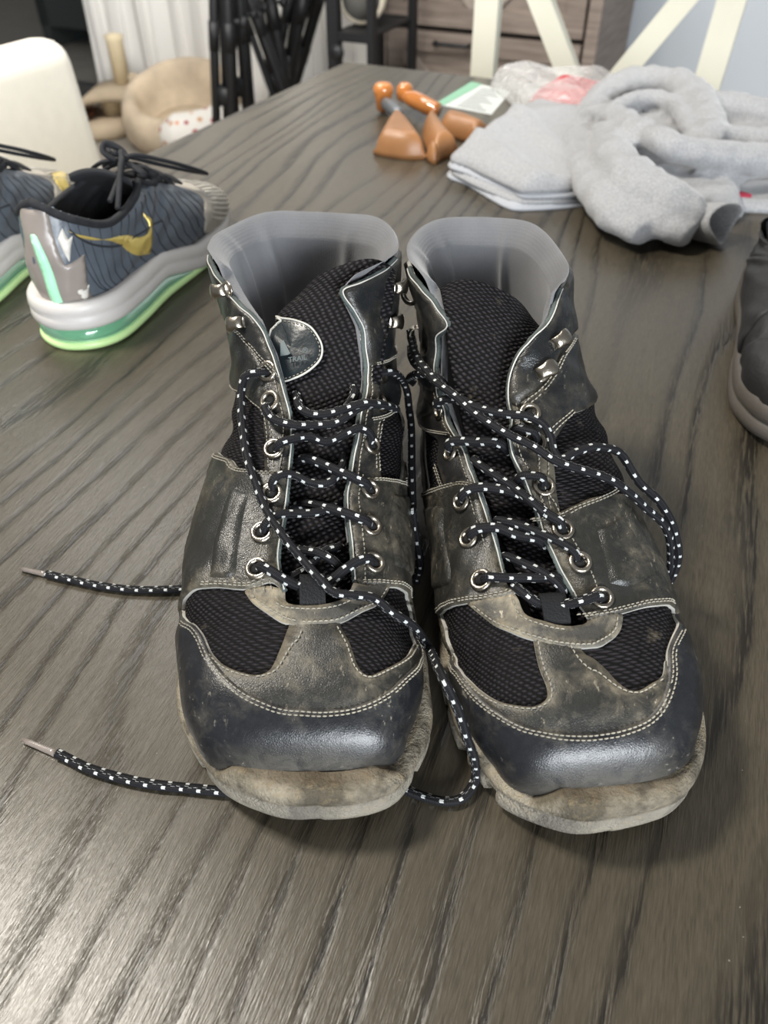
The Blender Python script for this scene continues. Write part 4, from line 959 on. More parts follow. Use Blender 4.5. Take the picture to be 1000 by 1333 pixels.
# ---------------------------------------------------------------- black shoe at the right edge
M['suede'] = simple('black_soft_leather', (.008, .008, .009), .6, bump=.25, bs=300, var=.3)
M['mudsole'] = simple('grey_brown_sole', (.085, .075, .065), .6, bump=.2, var=.25)
BR_ = [list(r) for r in ROWS_R]
Ls = Last((.404, .757, 0), -.286, [(r[0], r[1]*.94, r[2]*(.95-.50*max(0, r[0]-.35)/.65), r[3]*.94, r[4]*(1 if r[0] < .7 else .42), r[5]*.92*(1-.25*max(0, r[0]-.4)), r[6]*.92*(1-.25*max(0, r[0]-.4)), r[7], r[8]) for r in ROWS_R], BEND_R)
b = Boot(Ls, 'walking_shoe', 'plain black shoe cut off by the right edge, toe pointing forward'); del b.root['group']; b.seed = 1; b.st = MB()
uu, vv = np.meshgrid(np.linspace(0, 1, 70), np.linspace(-1, 1, 91), indexing='ij'); U2 = np.stack([uu.ravel(), vv.ravel()], 1)
mk('upper', b.S(U2, 0), gridfaces(70, 91), M['suede'], b.root); mk('lining', b.S(U2, -.005), gridfaces(70, 91, flip=True), M['suede'], b.root)
b.panel('toe_cap', np.array([(.20, -.8), (.26, -.5), (.24, -.2), (.23, 0), (.24, .2), (.26, .5), (.20, .8), (.03, .8), (0, .4), (0, -.4), (.03, -.8)]), .0018, 'suede', step=.005, raw='suede')
b.panel('side_panel', np.array([(.30, -.62), (.34, -.3), (.42, -.16), (.60, -.14), (.80, -.14), (.92, -.2), (.95, -.6), (.70, -.7), (.50, -.66)]), .0018, 'suede', step=.005, raw='suede')
b.panel('side_panel', np.array([(.30, -.62), (.34, -.3), (.42, -.16), (.60, -.14), (.80, -.14), (.92, -.2), (.95, -.6), (.70, -.7), (.50, -.66)])*[1, -1], .0018, 'suede', step=.005, raw='suede')
for k in range(5):
    u = .40+.08*k; P = b.S(np.array([(u+.02*math.sin(v*8), v) for v in np.linspace(-.16, .16, 9)]), .004); mb = MB(); mb.tube(P, .0022, 8); mb.build('lace', M['blacklace'], b.root)
O = np.array(DR['outline'])*[.94, .92]; C = resample(catmull(O, 8, True), .004); n = len(C)
prof = [(.96, 0), (1.0, .002), (1.01, .008), (1.0, .013), (.985, .014), (1.005, .016), (1.01, .024), (.98, .030), (.94, .031)]
ctr = C.mean(0); V_ = [TZv(Ls.loc(*( (ctr+(C-ctr)*k).T), .0004+z+.006*np.clip((C[:, 0]-.26)/.05, 0, 1)+.010*np.clip((.12-C[:, 0])/.1, 0, 1)*(z/.03))) for k, z in prof]
mk('sole', np.concatenate(V_), gridfaces(len(prof), n, True)+[tuple(range(n))], M['mudsole'], b.root)

# ---------------------------------------------------------------- shoe trees, flyer, bag, cloths
M['cedar'] = simple('cedar_wood', (.27, .125, .048), .42, bump=.15, bs=60, var=.25)
M['cedarshine'] = simple('varnished_orange_wood', (.42, .15, .035), .18, coat=.5, var=.25)
M['greymetal'] = simple('dull_grey_metal', (.16, .17, .18), .45, .6)
def pebble(name, c, size, rz, mat, parent, flat=0, tilt=0, taper=.35):
    """solid wooden half of a shoe tree: long rounded wedge with one flat cut face"""
    n, m = 22, 24; V = []
    for i in range(n):
        t_ = i/(n-1); x = -math.cos(t_*math.pi); r = math.sin(t_*math.pi)**.6; w = 1-taper*(1-x)/2*1.2
        for j in range(m):
            a = j/m*2*math.pi; y = math.copysign(abs(math.cos(a))**.8, math.cos(a)); z = math.copysign(abs(math.sin(a))**.8, math.sin(a))
            y = y*w*r; z = z*r*(.8+.2*x)
            if flat: y = max(y*flat, -.12)*flat
            V.append((x*size[0]/2, y*size[1]/2, z*size[2]/2+size[2]/2))
    V = np.array(V); V[:, 2] = np.maximum(V[:, 2], .0015)
    ct, st_ = math.cos(tilt), math.sin(tilt); V = np.stack([V[:, 0]*ct-V[:, 2]*st_, V[:, 1], V[:, 0]*st_+V[:, 2]*ct], 1); V[:, 2] -= V[:, 2].min()
    cz, sz = math.cos(rz), math.sin(rz); V = np.stack([V[:, 0]*cz-V[:, 1]*sz, V[:, 0]*sz+V[:, 1]*cz, V[:, 2]], 1)+np.array([c[0], c[1], c[2]+TZ])
    return mk(name, V, gridfaces(n, m, True, flip=True), mat, parent)
def shoetree(label, loc, parts):
    t_ = thing('shoe_tree', label, 'shoe tree', (*loc, TZ+.0005), 'pair of cedar shoe trees')
    parts(t_)
    return t_
def block(pts, h, mat, t_, name='toe_block', edge=None):
    O_ = [at(x, y, z)[:2] for x, y, z in pts]; heap(name, O_, h, mat, .0004, 1, 20, edge=edge or .017, parent=t_, base=.0006, step=.004)
def knob(c, t_, r=.011):
    V_, F_ = lathe([(r*math.sin(a)+1e-4, -r*1.25*math.cos(a)) for a in np.linspace(0, math.pi, 12)], 16, TZv(c)); mb = MB(); mb.add(V_, F_); return mb.build('knob', M['cedarshine'], t_)
def pa(t_):
    U = .026
    block([(486, 192, .01), (489, 176, U), (499, 158, U), (509, 145, U), (517, 143, U), (530, 150, U), (545, 168, U), (558, 186, U), (568, 203, .012), (568, 208, 0), (530, 209, 0), (500, 205, 0)], .034, M['cedar'], t_)
    block([(550, 158, U), (555, 146, U), (566, 144, U), (576, 154, U), (590, 173, U), (598, 194, .012), (595, 206, 0), (575, 209, 0), (571, 200, .012), (560, 180, U)], .034, M['cedar'], t_)
    a = at(508, 139, .022); c_ = at(518, 148, .022); mb = MB(); mb.tube(TZv(np.array([a+(c_-a)*k for k in (-.6, 0, 1, 1.3)])), [.008, .010, .010, .006], 12); mb.build('hinge', M['greymetal'], t_)
    k = at(499, 128, .022); mb = MB(); V_, F_ = lathe([(.006, -.020), (.011, -.016), (.0125, 0), (.015, .008), (.0165, .016), (.011, .022), (.001, .024)], 18, TZv(k)); mb.add(V_, F_); mb.build('heel_knob', M['cedarshine'], t_)
def pb(t_):
    U = .026
    block([(574, 152, U), (577, 144, U), (590, 143, U), (612, 148, U), (638, 158, U), (652, 166, .01), (645, 178, 0), (622, 190, 0), (604, 186, 0), (588, 172, .01)], .030, M['cedar'], t_)
    block([(620, 152, .02), (628, 145, U), (645, 146, U), (668, 154, .02), (672, 164, 0), (655, 170, 0), (640, 160, .01)], .030, M['cedar'], t_)
    P = TZv(np.array([at(528, 126, .024), at(540, 130, .026), at(554, 137, .025), at(570, 145, .020)])); mb = MB(); mb.tube(catmull(P, 5), np.interp(np.linspace(0, 1, 16), [0, .3, 1], [.009, .013, .012]), 14); mb.build('heel_arm', M['cedarshine'], t_)
    k = at(527, 122, .026); mb = MB(); V_, F_ = lathe([(.006, -.012), (.012, -.008), (.0135, 0), (.013, .010), (.007, .016), (.001, .017)], 18, TZv(k)); mb.add(V_, F_); mb.build('heel_knob', M['cedarshine'], t_)
# flyer
M['paper'] = simple('white_paper', (.52, .54, .52), .5); M['paperg'] = simple('mint_print', (.20, .40, .27), .5); M['ink'] = simple('grey_print', (.22, .24, .23), .6)
fl = thing('flyer', 'white printed flyer with a mint green border, lying behind the shoe trees', 'paper', (.16, 1.45, TZ+.0004))
q = [at(566, 136), at(614, 107), at(665, 120), at(640, 150)]
Q = TZv(np.array(q)); Q[:, 2] += .0008; lowQ = Q-[0, 0, .0006]
mk('sheet', np.concatenate([Q, lowQ]), [(3, 2, 1, 0), (4, 5, 6, 7)]+[(i, (i+1) % 4, 4+(i+1) % 4, 4+i) for i in range(4)], M['paper'], fl, smooth=False)
def onq(a, c, dz=.0012): return Q[0]*(1-a)*(1-c)+Q[1]*(1-a)*c+Q[2]*a*c+Q[3]*a*(1-c)+np.array([0, 0, dz-.0008])
mk('green_border', [onq(0, .0), onq(0, 1), onq(.28, 1), onq(.16, 0)], [(0, 3, 2, 1)], M['paperg'], fl, smooth=False)
V_ = []; F_ = []
for i in range(9):
    c0 = .08+.095*i; k = len(V_); V_ += [onq(.36, c0), onq(.36, c0+.03), onq(.86-.1*(i % 3), c0+.03), onq(.86-.1*(i % 3), c0)]; F_.append((k, k+3, k+2, k+1))
mk('print_lines', V_, F_, M['ink'], fl, smooth=False)
# plastic bag with a red cloth inside
t = NT('clear_crinkled_plastic'); c = t.co(); nn = t.a('ShaderNodeTexVoronoi', {'Vector': c, 'Scale': 55.}, feature='DISTANCE_TO_EDGE').outputs['Distance']
M['plastic'] = t.set(col=(.80, .80, .78), rough=.22, alpha=.36, nrm=t.bump(nn, .8, .01), spec=.8)
M['redcloth'] = simple('red_cloth', (.45, .018, .03), .7, bump=.3, bs=120, var=.4)
def heap(name, outline, h, mat, noise=.004, seed=1, fr=30, edge=.03, parent=None, base=.0006, step=.006, under=True, warp=None, **kw):
    """soft heap on the table over a closed outline (metres)"""
    C = resample(catmull(np.array(outline), 8, True), step); lo, hi = C.min(0), C.max(0)
    gx = np.arange(lo[0], hi[0], step); gy = np.arange(lo[1], hi[1], step); g = np.stack(np.meshgrid(gx, gy, indexing='ij'), -1).reshape(-1, 2)
    g = g[inpoly(g, C)]; g = g[polydist(g, C) > step*.45]
    ov, oe, of, *_ = delaunay_2d_cdt([Vector(p) for p in C]+[Vector(p) for p in g], [(i, (i+1) % len(C)) for i in range(len(C))], [], 1, 1e-7)
    ov = np.array([tuple(q) for q in ov]); d = polydist(ov, C); k = np.clip(d/edge, 0, 1); z = h*np.sqrt(1-(1-k)**2)
    x, y = ov[:, 0], ov[:, 1]
    w = np.sin(x*fr*3.1+seed+2*np.sin(y*fr*1.3))*.5+np.sin(y*fr*4.3+seed*2+3*np.sin(x*fr*1.1))*.35+np.sin((x+y)*fr*7+seed)*.15
    z = z+noise*w*k
    if warp is not None: z = z+warp(x, y)*k
    bd = {}; F = [tuple(q) for q in of]
    a = ov[F[0][1]]-ov[F[0][0]]; c_ = ov[F[0][2]]-ov[F[0][0]]
    if a[0]*c_[1]-a[1]*c_[0] < 0: F = [f[::-1] for f in F]
    z0 = np.where(d < 1e-6, .35*min(h, .02), z)
    top = np.stack([x, y, TZ+base+np.maximum(z0, .0008)], 1); bot = np.stack([x, y, np.full(len(x), TZ+base)], 1); n_ = len(x)
    es = {(f[i], f[(i+1) % 3]) for f in F for i in range(3)}; bdl = [e for e in es if (e[1], e[0]) not in es]
    F2 = F+[(f[2]+n_, f[1]+n_, f[0]+n_) for f in F]+[(b_, a_, a_+n_, b_+n_) for a_, b_ in bdl]
    return mk(name, np.concatenate([top, bot]), F2, mat, parent, **kw)
rd = [(.235, 1.37), (.26, 1.45), (.33, 1.485), (.395, 1.45), (.405, 1.38), (.34, 1.32), (.27, 1.32)]
heap('red_cloth', rd, .030, M['redcloth'], .008, 2, 18, label='crumpled red cloth seen inside the clear plastic bag', cat='cloth')
pbg = [(.19, 1.535), (.26, 1.55), (.34, 1.535), (.415, 1.49), (.425, 1.40), (.41, 1.32), (.33, 1.28), (.26, 1.29), (.22, 1.35), (.205, 1.44)]
heap('plastic_bag', pbg, .036, M['plastic'], .008, 5, 22, base=.0003, label='clear crinkled plastic bag with red cloth in it, behind the grey cloths', cat='bag')
shoetree('cedar shoe tree nearest the camera, its broad split toe block facing the boots', (.035, 1.22), pa)
shoetree('cedar shoe tree lying behind the other one, half under the folded grey cloth', (.12, 1.29), pb)
# knit cloths
t = NT('heather_grey_jersey'); c = t.co(); a = t.noise(c, 420, 3, .7); bb = t.noise(c, 60, 4)
M['jersey'] = t.set(col=t.mix(t.ramp(a, [(.3, 0.), (.7, 1.)]), (.232, .233, .238), (.375, .376, .384)), rough=.9, nrm=t.bump(t.math('ADD', a, bb), .35, .002), sheen=.3)
t = NT('blue_grey_jersey'); c = t.co(); a = t.noise(c, 420, 3, .7)
M['jersey2'] = t.set(col=t.mix(a, (.29, .30, .325), (.42, .43, .455)), rough=.9, nrm=t.bump(a, .3, .001), sheen=.3)
fc = [(.085, 1.075), (.105, 1.035), (.150, .965), (.170, .948), (.245, .962), (.262, 1.00), (.300, 1.14), (.300, 1.25), (.245, 1.315), (.215, 1.30), (.16, 1.20)]
ct = thing('folded_cloth', 'light grey jersey cloth folded in layers beside the shoe trees', 'cloth', (.20, 1.12, TZ+.0004), 'grey jersey clothes on the table')
off = 0
for k, (dz, mt) in enumerate(((.007, 'jersey2'), (.007, 'jersey'), (.007, 'jersey2'))):
    sh = np.array(fc)+np.array([[.004*math.sin(i*2.1+k*2)+.002*k, .004*math.cos(i*1.7+k)+.003*k] for i in range(len(fc))])
    heap('cloth_layer', sh, dz, M[mt], .0007, k, 30, edge=.006, parent=ct, base=.0006+off, step=.008); off += dz*.9
def wp(x, y):
    return .012*np.exp(-(((x-.165)*.6+(y-1.02)*.25)/.012)**2)*(y < 1.12)+.010*np.exp(-((x-.235+.3*(y-1.05))/.014)**2)+.014*np.exp(-((y-1.2)/.07)**2)
heap('top_layer', np.array(fc)+[.004, .008], .013, M['jersey'], .003, 4, 12, edge=.014, parent=ct, base=.0006+off, warp=wp, step=.006)
# crumpled sweater: a low mound plus thick folded rolls, fused and relaxed
def blob(name, mound, rolls, mat, voxel, parent=None, **kw):
    mb = MB(); 
    for P, r, fl_ in rolls: mb.tube(TZv(catmull([np.array(p) for p in P], 8)), np.interp(np.linspace(0, 1, len(catmull([np.array(p) for p in P], 8))), np.linspace(0, 1, len(r)), r), 18, flat=fl_)
    for V__ in mb.v: V__[:, 2] = np.maximum(V__[:, 2], TZ+.0068)
    o = mb.build(name, mat, parent, **kw)
    for m_ in mound:
        h_ = heap('mound', *m_[:2], mat, **m_[2])
        bm = bmesh.new(); bm.from_mesh(o.data); k0 = len(bm.verts); bm.from_mesh(h_.data); bm.verts.ensure_lookup_table()
        dlt = Vector(wloc(h_)-wloc(o))
        for v in bm.verts[k0:]: v.co += dlt
        bm.to_mesh(o.data); bm.free(); me_ = h_.data; bpy.data.objects.remove(h_); bpy.data.meshes.remove(me_)
    r_ = o.modifiers.new('fuse', 'REMESH'); r_.mode = 'VOXEL'; r_.voxel_size = voxel; r_.use_smooth_shade = True
    s_ = o.modifiers.new('relax', 'SMOOTH'); s_.factor = .5; s_.iterations = 2
    tx = bpy.data.textures.new('creases', 'CLOUDS'); tx.noise_scale = .028
    d_ = o.modifiers.new('crease', 'DISPLACE'); d_.texture = tx; d_.strength = .010; d_.mid_level = .5
    return o
mnd = [(.262, 1.13), (.275, 1.03), (.30, .93), (.33, .885), (.37, .885), (.42, .92), (.46, 1.01), (.60, 1.06), (.70, 1.14), (.66, 1.24), (.52, 1.28), (.38, 1.25), (.30, 1.20)]
rolls = [
 # hood-like arch round a dark hollow
 ([at(752, 196, .020), at(765, 158, .034), at(795, 122, .048), at(838, 106, .058), at(884, 112, .062), at(915, 140, .060), at(922, 180, .050), at(912, 205, .04)], [.018, .024, .027, .027, .026, .024, .022, .016], .8),
 # inner lip of the hollow
 ([at(782, 172, .040), at(806, 140, .052), at(842, 128, .056), at(878, 136, .056), at(896, 160, .055), at(900, 190, .05)], [.012, .014, .015, .014, .012, .010], .8),
 # long sash running right
 ([at(760, 150, .046), at(792, 148, .058), at(835, 172, .066), at(880, 192, .064), at(935, 202, .056), at(990, 208, .048), at(1060, 214, .044)], [.014, .018, .020, .021, .022, .023, .024], .75),
 # left sleeve to the bottom
 ([at(756, 180, .030), at(762, 215, .030), at(780, 250, .030), at(806, 282, .026), at(838, 305, .020)], [.024, .027, .027, .024, .018], .7),
 # middle sleeve ending in the cuff at right
 ([at(790, 172, .050), at(800, 205, .052), at(826, 236, .048), at(868, 262, .040), at(900, 279, .030), at(914, 284, .027)], [.020, .026, .029, .029, .026, .018], .8),
 ([at(800, 240, .034), at(830, 270, .030), at(868, 292, .024), at(900, 306, .020)], [.020, .024, .024, .018], .7),
 # upper right body
 ([at(905, 130, .052), at(945, 140, .048), at(1000, 152, .044), at(1060, 160, .04)], [.02, .026, .028, .028], .8),
 ([at(930, 180, .045), at(970, 186, .042), at(1060, 196, .04)], [.022, .026, .028], .8),
]
sw = thing('sweater', 'grey crumpled sweater, its sleeve cuff turned to the camera, right of the folded cloth', 'sweater', tuple(TZv(at(850, 250, .0004))), 'grey jersey clothes on the table')
blob('body', [(mnd, .036, dict(noise=.006, seed=3, fr=14, edge=.035, step=.008))], rolls, M['jersey'], .0045, sw)
# the cuff's open end
cf = at(940, 291, .025); ax = np.array([.62, -.76, .20]); ax /= np.linalg.norm(ax); Bc = basis(ax); P = []
for a in np.linspace(0, 2*math.pi, 25)[:-1]: P.append(TZv(cf)+Bc[:, 0]*.0265*math.cos(a)*(1+.1*math.sin(3*a))+Bc[:, 1]*.0205*math.sin(a)+ax*.004*math.sin(2*a))
P = np.array(P); rings = []
for k, (f, o_) in enumerate(((.9, -.040), (1.0, -.018), (1.06, .0), (1.03, .0035), (.97, .0035), (.91, .0), (.86, -.018), (.6, -.034), (.02, -.037))): rings.append(TZv(cf)+(P-TZv(cf))*f+ax*o_)
mk('sleeve_cuff', np.concatenate(rings), gridfaces(9, 24, True, flip=False), M['jersey'], sw)
# flat hem under it with the red mark
hem = thing('hem_cloth', 'flat grey garment hem with a dark red mark, under the sweater at the right edge', 'cloth', (.48, .98, TZ+.0004), 'grey jersey clothes on the table')
heap('hem', [(.40, .985), (.40, .955), (.44, .945), (.52, .935), (.62, .92), (.70, .94), (.70, 1.02), (.55, 1.03), (.45, 1.02)], .014, M['jersey'], .002, 2, 20, edge=.008, parent=hem, base=.0002)
M['redmark'] = simple('dark_red_print', (.30, .015, .04), .7)
pm = [at(938, 256, .016), at(948, 251, .016), at(962, 249, .016), at(979, 254, .016), at(962, 254, .016), at(946, 260, .016)]
mk('red_mark', TZv(np.array([p+[0, 0, .001] for p in pm]+[p+[0, 0, -.004] for p in pm])), [(5, 4, 3, 2, 1, 0)[::-1]]+[(i, (i+1) % 6, 6+(i+1) % 6, 6+i) for i in range(6)], M['redmark'], hem, smooth=False)
# ---------------------------------------------------------------- the room beyond (axes follow the table)
TH = math.atan2(EX[1], EX[0]); OUT = -EY
def rp(a, d, z):
    """room point: a along the far table edge, d beyond it, z above the floor"""
    q = C0+EX*a+OUT*d; return np.array([q[0], q[1], z])
def hitd(x, y, d):
    """point of the vertical plane d metres beyond the table's far edge seen at (x, y); returns a, z(floor)"""
    r = ray(x, y); n = np.array([OUT[0], OUT[1], 0]); c = np.array([C0[0], C0[1], 0])+n*d
    t_ = (c@n)/(r@n); P = np.array([0, 0, CAMH])+t_*r; return float((P[:2]-C0)@EX), float(P[2]+TZ)
def rbox(mb, a, d, z, sa, sd, sz, mi=0, tilt=None):
    h = np.array([sa, sd, sz])/2; V = np.array([[x, y, w] for x in (-1, 1) for y in (-1, 1) for w in (-1, 1)])*h
    if tilt is not None: V = V@np.array(tilt).T
    W_ = V[:, :1]*np.array([*EX, 0])+V[:, 1:2]*np.array([*OUT, 0])+V[:, 2:]*np.array([0, 0, 1.])+rp(a, d, z)
    return mb.add(W_, [(0, 1, 3, 2), (4, 6, 7, 5), (0, 4, 5, 1), (2, 3, 7, 6), (0, 2, 6, 4), (1, 5, 7, 3)], mi)
M['floor'] = simple('grey_brown_floor', (.30, .275, .24), .45, bump=.05, bs=30, var=.1)
M['wall'] = simple('pale_blue_grey_wall', (.44, .47, .50), .8, bump=.03, bs=200)
M['frame'] = simple('dark_window_frame', (.05, .05, .05), .4)
t = NT('window_glass'); M['glass'] = t.set(col=(.02, .03, .03), rough=.02, alpha=.10, spec=.5)
WD = 1.85
mb = MB(); V = [rp(-6, WD+3.2, 0), rp(3.2, WD+3.2, 0), rp(3.2, -3.2, 0), rp(-6, -3.2, 0)]; mb.add(V+[v-[0, 0, .05] for v in V], [(3, 2, 1, 0), (4, 5, 6, 7)]+[(i, (i+1) % 4, 4+(i+1) % 4, 4+i) for i in range(4)]); mb.build('floor', M['floor'], None, smooth=False, kind='structure')
wx, _ = hitd(150, 0, WD)                      # right edge of the glazed opening
mb = MB(); rbox(mb, (wx+3.0)/2, WD+.06, 1.3, 3.0-wx, .12, 2.6); rbox(mb, (wx-2.4)/2-1.0, WD+.06, 2.4, 2.4+2+wx+2.0, .12, .4); mb.build('wall_back', M['wall'], None, smooth=False, kind='structure')
mb = MB(); rbox(mb, 3.06, -.0, 1.3, .12, 2*WD+.2, 2.6); mb.build('wall_right', M['wall'], None, smooth=False, kind='structure')
win = MB(); a0 = wx-2.6
for a_, w_ in ((wx-.03, .06), (wx-1.30, .05), (a0, .06)): rbox(win, a_, WD+.05, 1.1, w_, .07, 2.2)
rbox(win, (wx+a0)/2, WD+.05, .03, 2.6, .07, .06); rbox(win, (wx+a0)/2, WD+.05, 2.17, 2.6, .07, .06)
wf = win.build('window_1', M['frame'], None, smooth=False, kind='structure')
g = MB(); rbox(g, wx-.66, WD+.05, 1.1, 1.2, .006, 2.1); g.build('pane', M['glass'], wf, smooth=False)
g = MB(); rbox(g, wx-1.95, WD+.05, 1.1, 1.24, .006, 2.1); g.build('pane', M['glass'], wf, smooth=False)
g = MB(); rbox(g, (wx+.07+3.0)/2, WD-.008, .05, 3.0-wx-.07, .016, .10); g.build('baseboard_back', simple('white_baseboard', (.7, .7, .7), .5), None, smooth=False, kind='structure')
# outside: dark hedge, grey terrace and sofa
t = NT('dark_hedge_leaves'); c = t.co(); M['hedge'] = t.set(col=t.mix(t.ramp(t.noise(c, 14, 5, .7), [(.4, 0.), (.65, 1.)]), (.008, .012, .007), (.035, .05, .025)), rough=.9)
hv = []; nh, mh = 30, 60
for i in range(nh):
    for j in range(mh):
        a_ = -7+6.0*j/(mh-1); z_ = 3.0*i/(nh-1); hv.append(rp(a_, WD+3.0+.10*math.sin(a_*9+z_*7)+.07*math.sin(a_*23-z_*17)+rng.uniform(-.05, .05), z_))
hb = [v+np.array([*OUT, 0])*.4 for v in hv]
k = nh*mh
mk('hedge', hv+hb, gridfaces(nh, mh)+gridfaces(nh, mh, off=k, flip=True)+[((nh-1)*mh+j, (nh-1)*mh+j+1, k+(nh-1)*mh+j+1, k+(nh-1)*mh+j) for j in range(mh-1)], M['hedge'], label='dark green hedge outside the window at the far left', cat='hedge')
M['outgrey'] = simple('grey_outdoor_cushion', (.13, .15, .15), .8, var=.2); M['outdark'] = simple('charcoal_outdoor_frame', (.04, .045, .045), .6)
M['outred'] = simple('faded_red_cushion', (.35, .05, .06), .8, var=.2)
so = thing('outdoor_sofa', 'grey garden sofa outside the window, behind the cream chair', 'sofa', tuple(rp(wx-.75, WD+1.2, 0)))
mb = MB(); rbox(mb, wx-.75, WD+1.2, .22, 1.3, .7, .20); mb.build('frame', M['outdark'], so, smooth=False)
mb = MB(); rbox(mb, wx-.75, WD+1.15, .39, 1.24, .62, .14); x_ = mb.build('seat_cushion', M['outgrey'], so, smooth=False)
mb = MB(); rbox(mb, wx-.75, WD+1.50, .62, 1.24, .14, .40); y_ = mb.build('back_cushion', M['outgrey'], so, smooth=False)
for a_ in (-1.36, -.14):
    mb = MB(); rbox(mb, wx+a_, WD+1.2, .30, .07, .7, .60); mb.build('arm', M['outdark'], so, smooth=False)
for o_ in (x_, y_): m_ = o_.modifiers.new('soft', 'BEVEL'); m_.width = .04; m_.segments = 3
mb = MB(); rbox(mb, wx-.28, WD+1.33, .62, .30, .12, .28); o_ = mb.build('throw_pillow', M['outred'], None, smooth=False, label='small red pillow on the grey garden sofa outside', cat='pillow'); m_ = o_.modifiers.new('soft', 'BEVEL'); m_.width = .05; m_.segments = 3
# curtain
t = NT('sheer_curtain'); M['curtain'] = t.set(col=t.mix(t.noise(t.co(scale=(14, 14, .3)), 1.5, 3), (.74, .72, .68), (.84, .82, .78)), rough=.9, sheen=.2, sss=.0)
ca0, _ = hitd(108, 0, WD-.10); ca1, _ = hitd(500, 20, WD-.10); nc_ = 260; V_ = []
for i, z_ in enumerate(np.linspace(.02, 2.45, 14)):
    for j in range(nc_):
        f = j/(nc_-1); a_ = ca0+(ca1-ca0)*f; amp = .022+.006*math.sin(f*31)
        V_.append(rp(a_+.012*math.sin(f*150)+(.10*(1-z_/1.6) if z_ < 1.6 else 0)*(1-f)*(-.2), WD-.10+amp*math.sin(f*84+1.2*math.sin(f*23))+.012*math.sin(z_*3+f*40), z_))
o = mk('curtain', V_, gridfaces(14, nc_), M['curtain'], label='off-white full-length curtain hanging in folds at the window', cat='curtain'); m_ = o.modifiers.new('thick', 'SOLIDIFY'); m_.thickness = .002
# cream upholstered chair at the left of the table
M['cream'] = simple('cream_upholstery', (.74, .70, .61), .75, bump=.08, bs=300, var=.03)
M['darkleg'] = simple('dark_wood_leg', (.05, .035, .025), .5)
def softbox(name, c, s, rz, mat, parent, bev, subs=4, lean=0, flare=0):
    n = 10; V_ = []; F_ = []
    bm = bmesh.new(); bmesh.ops.create_cube(bm, size=1)
    for v in bm.verts: v.co = Vector((v.co.x*s[0], v.co.y*s[1], v.co.z*s[2]))
    bmesh.ops.bevel(bm, geom=bm.edges[:], offset=bev, segments=subs, profile=.5, affect='EDGES')
    Mx = Matrix.Translation(Vector(c))@Matrix.Rotation(rz, 4, 'Z')@Matrix.Rotation(lean, 4, 'X')
    V_ = [tuple(Mx@v.co) for v in bm.verts]; F_ = [tuple(v.index for v in f.verts) for f in bm.faces]; bm.free()
    return mk(name, V_, F_, mat, parent)
ch = thing('dining_chair', 'cream upholstered dining chair beyond the left edge of the table', 'chair', (-1.12, 1.52, 0))
rzc = math.atan2(OUT[1], OUT[0])                 # chair back runs along the table side
P0 = aty(116, 230, 1.66); cx, cy = P0[0]-.215*OUT[0], P0[1]-.215*OUT[1]
softbox('backrest', (cx, cy, .565), (.46, .11, .48), rzc, M['cream'], ch, .045, lean=-.10)
sx, sy = cx+EX[0]*.26, cy+EX[1]*.26
softbox('seat', (sx-.0, sy, .44), (.47, .50, .12), rzc, M['cream'], ch, .035)
for i in (-1, 1):
    for j in (-1, 1):
        q = np.array([sx, sy])+OUT*(.19*i)+EX*(.20*j); mb = MB(); mb.box((q[0], q[1], .19), (.042, .042, .38), rzc); mb.build('leg', M['darkleg'], ch, smooth=False)
# cat scratcher and cat bed on the floor
M['plushtan'] = simple('tan_plush', (.50, .40, .28), .9, bump=.5, bs=150, var=.15); M['sisal'] = simple('cream_sisal', (.78, .66, .44), .85, bump=.4, bs=250); M['brown'] = simple('dark_brown_inside', (.16, .05, .02), .8)
def fl_at(x, y, z=0): q = at(x, y, z-TZ); return np.array([q[0], q[1], z])
ctb = fl_at(138, 170)
cs = thing('cat_scratcher', 'tan plush cat scratcher with a cream post and an arched tunnel', 'cat furniture', tuple(ctb))
RX = np.array([1., 0, 0]); 
mb = MB(); V_, F_ = lathe([(.01, .0), (.17, 0), (.19, .02), (.19, .05), (.17, .07), (.01, .07)], 30, (0, 0, 0)); V_[:, 0] *= .85; mb.add(V_+ctb, F_); mb.build('base', M['plushtan'], cs)
pp = aty(160, 108, ctb[1]+.05); ph = aty(158, 46, ctb[1]+.05); zt_ = pp[2]+TZ
mb = MB(); V_, F_ = lathe([(.01, .0), (.036, 0), (.036, ph[2]+TZ-zt_-.02), (.043, ph[2]+TZ-zt_), (.01, ph[2]+TZ-zt_+.01)], 20, (pp[0], pp[1], zt_)); mb.add(V_, F_); mb.build('post', M['sisal'], cs)
L0 = aty(102, 150, ctb[1]); pts = [aty(104, 152, ctb[1]), aty(106, 132, ctb[1]), aty(118, 118, ctb[1]), aty(136, 113, ctb[1]), aty(160, 112, ctb[1]), aty(182, 114, ctb[1])]
pts = [TZv(p) for p in pts]; Cv = catmull(pts, 6); V_ = []; nC = len(Cv)
for p in Cv:
    V_ += [p+[0, -.13, 0], p+[0, .13, 0]]
lo_ = [v+np.array([.0, 0, -.035]) if True else v for v in V_]
F_ = gridfaces(nC, 2, flip=True)+gridfaces(nC, 2, off=2*nC)+[(2*i, 2*i+2, 2*nC+2*i+2, 2*nC+2*i) for i in range(nC-1)]+[(2*i+3, 2*i+1, 2*nC+2*i+1, 2*nC+2*i+3) for i in range(nC-1)]+[(1, 0, 2*nC, 2*nC+1), (2*nC-2, 2*nC-1, 4*nC-1, 4*nC-2)]
mk('arch', V_+lo_, F_, M['plushtan'], cs)
lo2 = [v+np.array([.012, 0, -.045]) for v in V_[:len(V_)//2]]; n2 = len(lo2)//2
mk('arch_lining', lo2+[v+np.array([0, 0, -.02]) for v in lo2], gridfaces(n2, 2, flip=True)+gridfaces(n2, 2, off=2*n2), M['brown'], cs)
